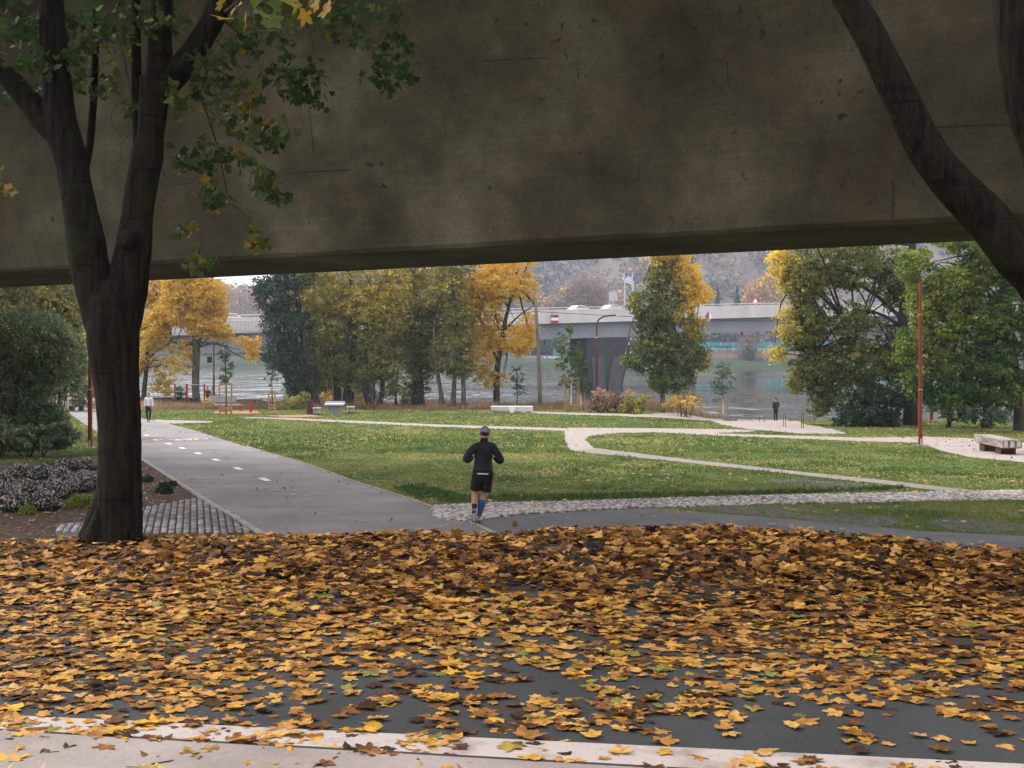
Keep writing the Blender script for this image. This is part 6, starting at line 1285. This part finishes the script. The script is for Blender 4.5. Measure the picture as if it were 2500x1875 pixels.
# leaf litter on lawn and paths
def small_leaves(name, label, n_, xr, yr, dens, size, tb, off=.03):
    x = rng.uniform(*xr, n_); y = rng.uniform(*yr, n_); k = (np.abs(x) < y*.42+1) & (rng.random(n_) < dens(x, y)); x, y = x[k], y[k]; z = ground(x, y)+off
    C = np.stack([x, y, z], 1); m_ = len(x); a = rng.normal(size=(m_, 3)); a[:, 2] *= .25; a /= np.linalg.norm(a, axis=1)[:, None]; b_ = np.cross(a, [0, 0, 1.])+rng.normal(0, .15, (m_, 3)); s = (size*rng.uniform(.6, 1.3, m_))[:, None]
    V = np.stack([C-a*s, C+b_*s*.7, C+a*s, C-b_*s*.7], 1).reshape(-1, 3); o = mesh_np(name, V, (np.arange(m_)*4)[:, None]+np.arange(4), M['litter'], tint=np.clip(rng.normal(tb, .2, m_), 0, 1)); tag(o, label, kind='stuff'); return o
small_leaves('scattered_leaves', 'small fallen leaves dotted over the lawn and paths', 12000, (-40, 40), (19, 100), lambda x, y: .25+.75*(vnoise(x*.2, y*.2+4) > .6), .055, .7, .05)
small_leaves('near_path_leaves', 'few fallen leaves scattered on the cycle path and dark road', 420, (-12, 12), (18, 34), lambda x, y: .8+0*x, .075, .75, .045)
small_leaves('kerb_leaves', 'fallen leaves gathered along the right edge of the cycle path', 5000, (-16, 2), (22, 60), lambda x, y: np.exp(-(np.abs(x-np.interp(y, [p[1] for p in Rw[::-1]], [p[0] for p in Rw[::-1]]))/.35)**2), .045, .6, .05)
small_leaves('tree_litter', 'brown leaf litter under the riverside trees', 15000, (-42, 8), (88, 112), lambda x, y: sstep(92, 98, y)*sstep(.35, .6, vnoise(x*.15, y*.1)), .085, .32, .05)
small_leaves('plaza_litter', 'brown leaves strewn around the timber bench', 5200, (16, 34), (38, 68), lambda x, y: sstep(15, 19, x-(60-y)*.0)*.9, .055, .4, .05)
small_leaves('bed_litter', 'pale and brown leaves on the mulch of the flower bed', 9000, (-13, -3), (19, 36), lambda x, y: in_poly(x, y, bed)*.75, .038, .45, .03)
# asters and green cushions
def clumps(name, label, cat, spots, m, size, nper, tint, group=None, flowers=False):
    for k, (zx, zy, ru, hgt) in enumerate(spots):
        x, y = z5((zx, zy))[0]; gz = G(x, y); s = ru/3.16*y/F; n_ = nper; q = rng.normal(size=(n_, 3)); q /= np.linalg.norm(q, axis=1)[:, None]; q *= (rng.random(n_)**.33)[:, None]; q[:, 2] = np.abs(q[:, 2])
        C = np.array([x, y, gz])+q*np.array([s*1.15, s*1.05, hgt*.85])*(1+rng.normal(0, .07, (n_, 1))); topness = q[:, 2]
        t = thing(name, label[k] if isinstance(label, list) else label, cat, group=group); V, Fq = leaf_quads(C, size)
        tt = rng.normal(tint, .15, n_) if not flowers else np.where((np.linalg.norm(q, axis=1) > .8) & (topness > .25) & (rng.random(n_) < .55), rng.uniform(.6, 1, n_), rng.uniform(0, .45, n_))
        o = mesh_np('foliage', V, Fq, m, t, tint=np.clip(tt, 0, 1))
        mb = MB()
        for j_ in range(6): an = j_*1.05; mb.tube([(x, y, gz-.02), (x+.6*s*math.cos(an), y+.6*s*math.sin(an), gz+hgt*.6)], [.008, .004], 4)
        mb.build('stems', M['bark_dark'], t)
AST = [(150, 520, 95, .42), (330, 540, 100, .45), (520, 470, 100, .42), (480, 560, 95, .42), (660, 470, 80, .42), (650, 580, 90, .42), (60, 720, 110, .50), (240, 700, 110, .52), (420, 690, 110, .50), (600, 640, 100, .46), (140, 790, 110, .48), (340, 780, 110, .46), (700, 620, 70, .44), (20, 600, 80, .42)]
clumps('aster_clump', ['pale lilac aster clump, '+d_ for d_ in ('back row far left in the flower bed', 'back row second from left in the flower bed', 'rearmost one before the lawn strip', 'middle of the flower bed below the rearmost', 'rear right next to the maple trunk', 'right middle next to the maple trunk', 'front left corner of the flower bed', 'front row second from left', 'front row centre behind the green cushion', 'upper right of the green cushion', 'lowest left over the fallen leaves', 'lowest centre left of the green cushion', 'directly against the maple trunk', 'far left edge of the picture')], 'flowers', AST, M['aster'], .028, 2600, .5, 'asters in the flower bed', True)
clumps('green_cushion', ['large bright green cushion plant left of the maple trunk', 'small bright green cushion plant in front of the asters', 'low green cushion plant at the left edge of the asters', 'yellowish low plant at the back of the flower bed'], 'plant', [(640, 755, 110, .30), (215, 812, 62, .22), (150, 610, 100, .14), (380, 430, 60, .2)], M['fol_green'], .028, 2200, .68, 'cushion plants in the flower bed')
clumps('small_shrub', ['small dark plant in the mulch right of the maple trunk', 'smaller dark plant nearer the kerb right of the maple trunk', 'dark plant on the mulch behind the other two'], 'plant', [(1270, 650, 60, .32), (1330, 600, 34, .18), (1140, 560, 40, .2)], M['fol_dark'], .035, 700, .4, 'dark plants in the mulch')
# weeds at the right rim of the foreground
wd_l = thing('rim_weeds', 'low green weeds among leaves on the right rim of the foreground', 'plant')
C = []
for _ in range(1500):
    uu = random.gauss(2115, 60); x = (uu-1250)/F*10.4; y = float(crest(x))+random.gauss(.35, .12); C.append((x, y, G(x, y)+random.random()**1.5*.13))
V, Fq = leaf_quads(np.array(C), .022); mesh_np('foliage', V, Fq, M['fol_green'], wd_l, tint=np.clip(rng.normal(.3, .15, len(C)), 0, 1))

# unseen trees added behind the camera to shut out low sky light
n = 90; hx = rng.uniform(-60, 60, n); hy = rng.uniform(-42, -24, n); rt = rng.uniform(3.0, 4.5, n); nq = 260
dirs = rng.normal(size=(n, nq, 3)); dirs /= np.linalg.norm(dirs, axis=2)[:, :, None]
C = np.stack([hx, hy, PLAT+rng.uniform(2.5, 12, n)], 1)[:, None, :]+dirs*rt[:, None, None]*rng.uniform(.4, 1, (n, nq, 1))*np.array([1, 1, 1.1])
C = C.reshape(-1, 3); C = C[C[:, 2] > PLAT]
V, Fq = leaf_quads(C, .42); o = mesh_np('sky_blocking_trees', V, Fq, M['fol_olive'], tint=np.clip(rng.normal(.45, .2, len(C)), 0, 1)); tag(o, 'unseen tree belt added behind the viewpoint to block low sky light', kind='stuff')

# ------------------------------------------------------------------ haze
hz_ = MB().box((0, 560, 90), (2200, 1500, 200)); ho = hz_.build('haze', M['white']); ho.data.materials.clear()
hm = bpy.data.materials.new('haze_air'); hm.use_nodes = True; hn = hm.node_tree; hn.nodes.clear(); oo = hn.nodes.new('ShaderNodeOutputMaterial'); pv = hn.nodes.new('ShaderNodeVolumePrincipled')
pv.inputs['Color'].default_value = (.70, .77, 1.0, 1); pv.inputs['Density'].default_value = .00036; pv.inputs['Anisotropy'].default_value = .3
hn.links.new(pv.outputs[0], oo.inputs['Volume']); ho.data.materials.append(hm); tag(ho, 'thin autumn haze in the air', kind='stuff')
for o in bpy.data.objects:
    if o.get('kind') in ('stuff', 'structure') and 'category' in o: del o['category']
tri = sum(len(m_.loops)-2*len(m_.polygons) for m_ in bpy.data.meshes); print('tris', tri, 'objects', len(bpy.data.objects))
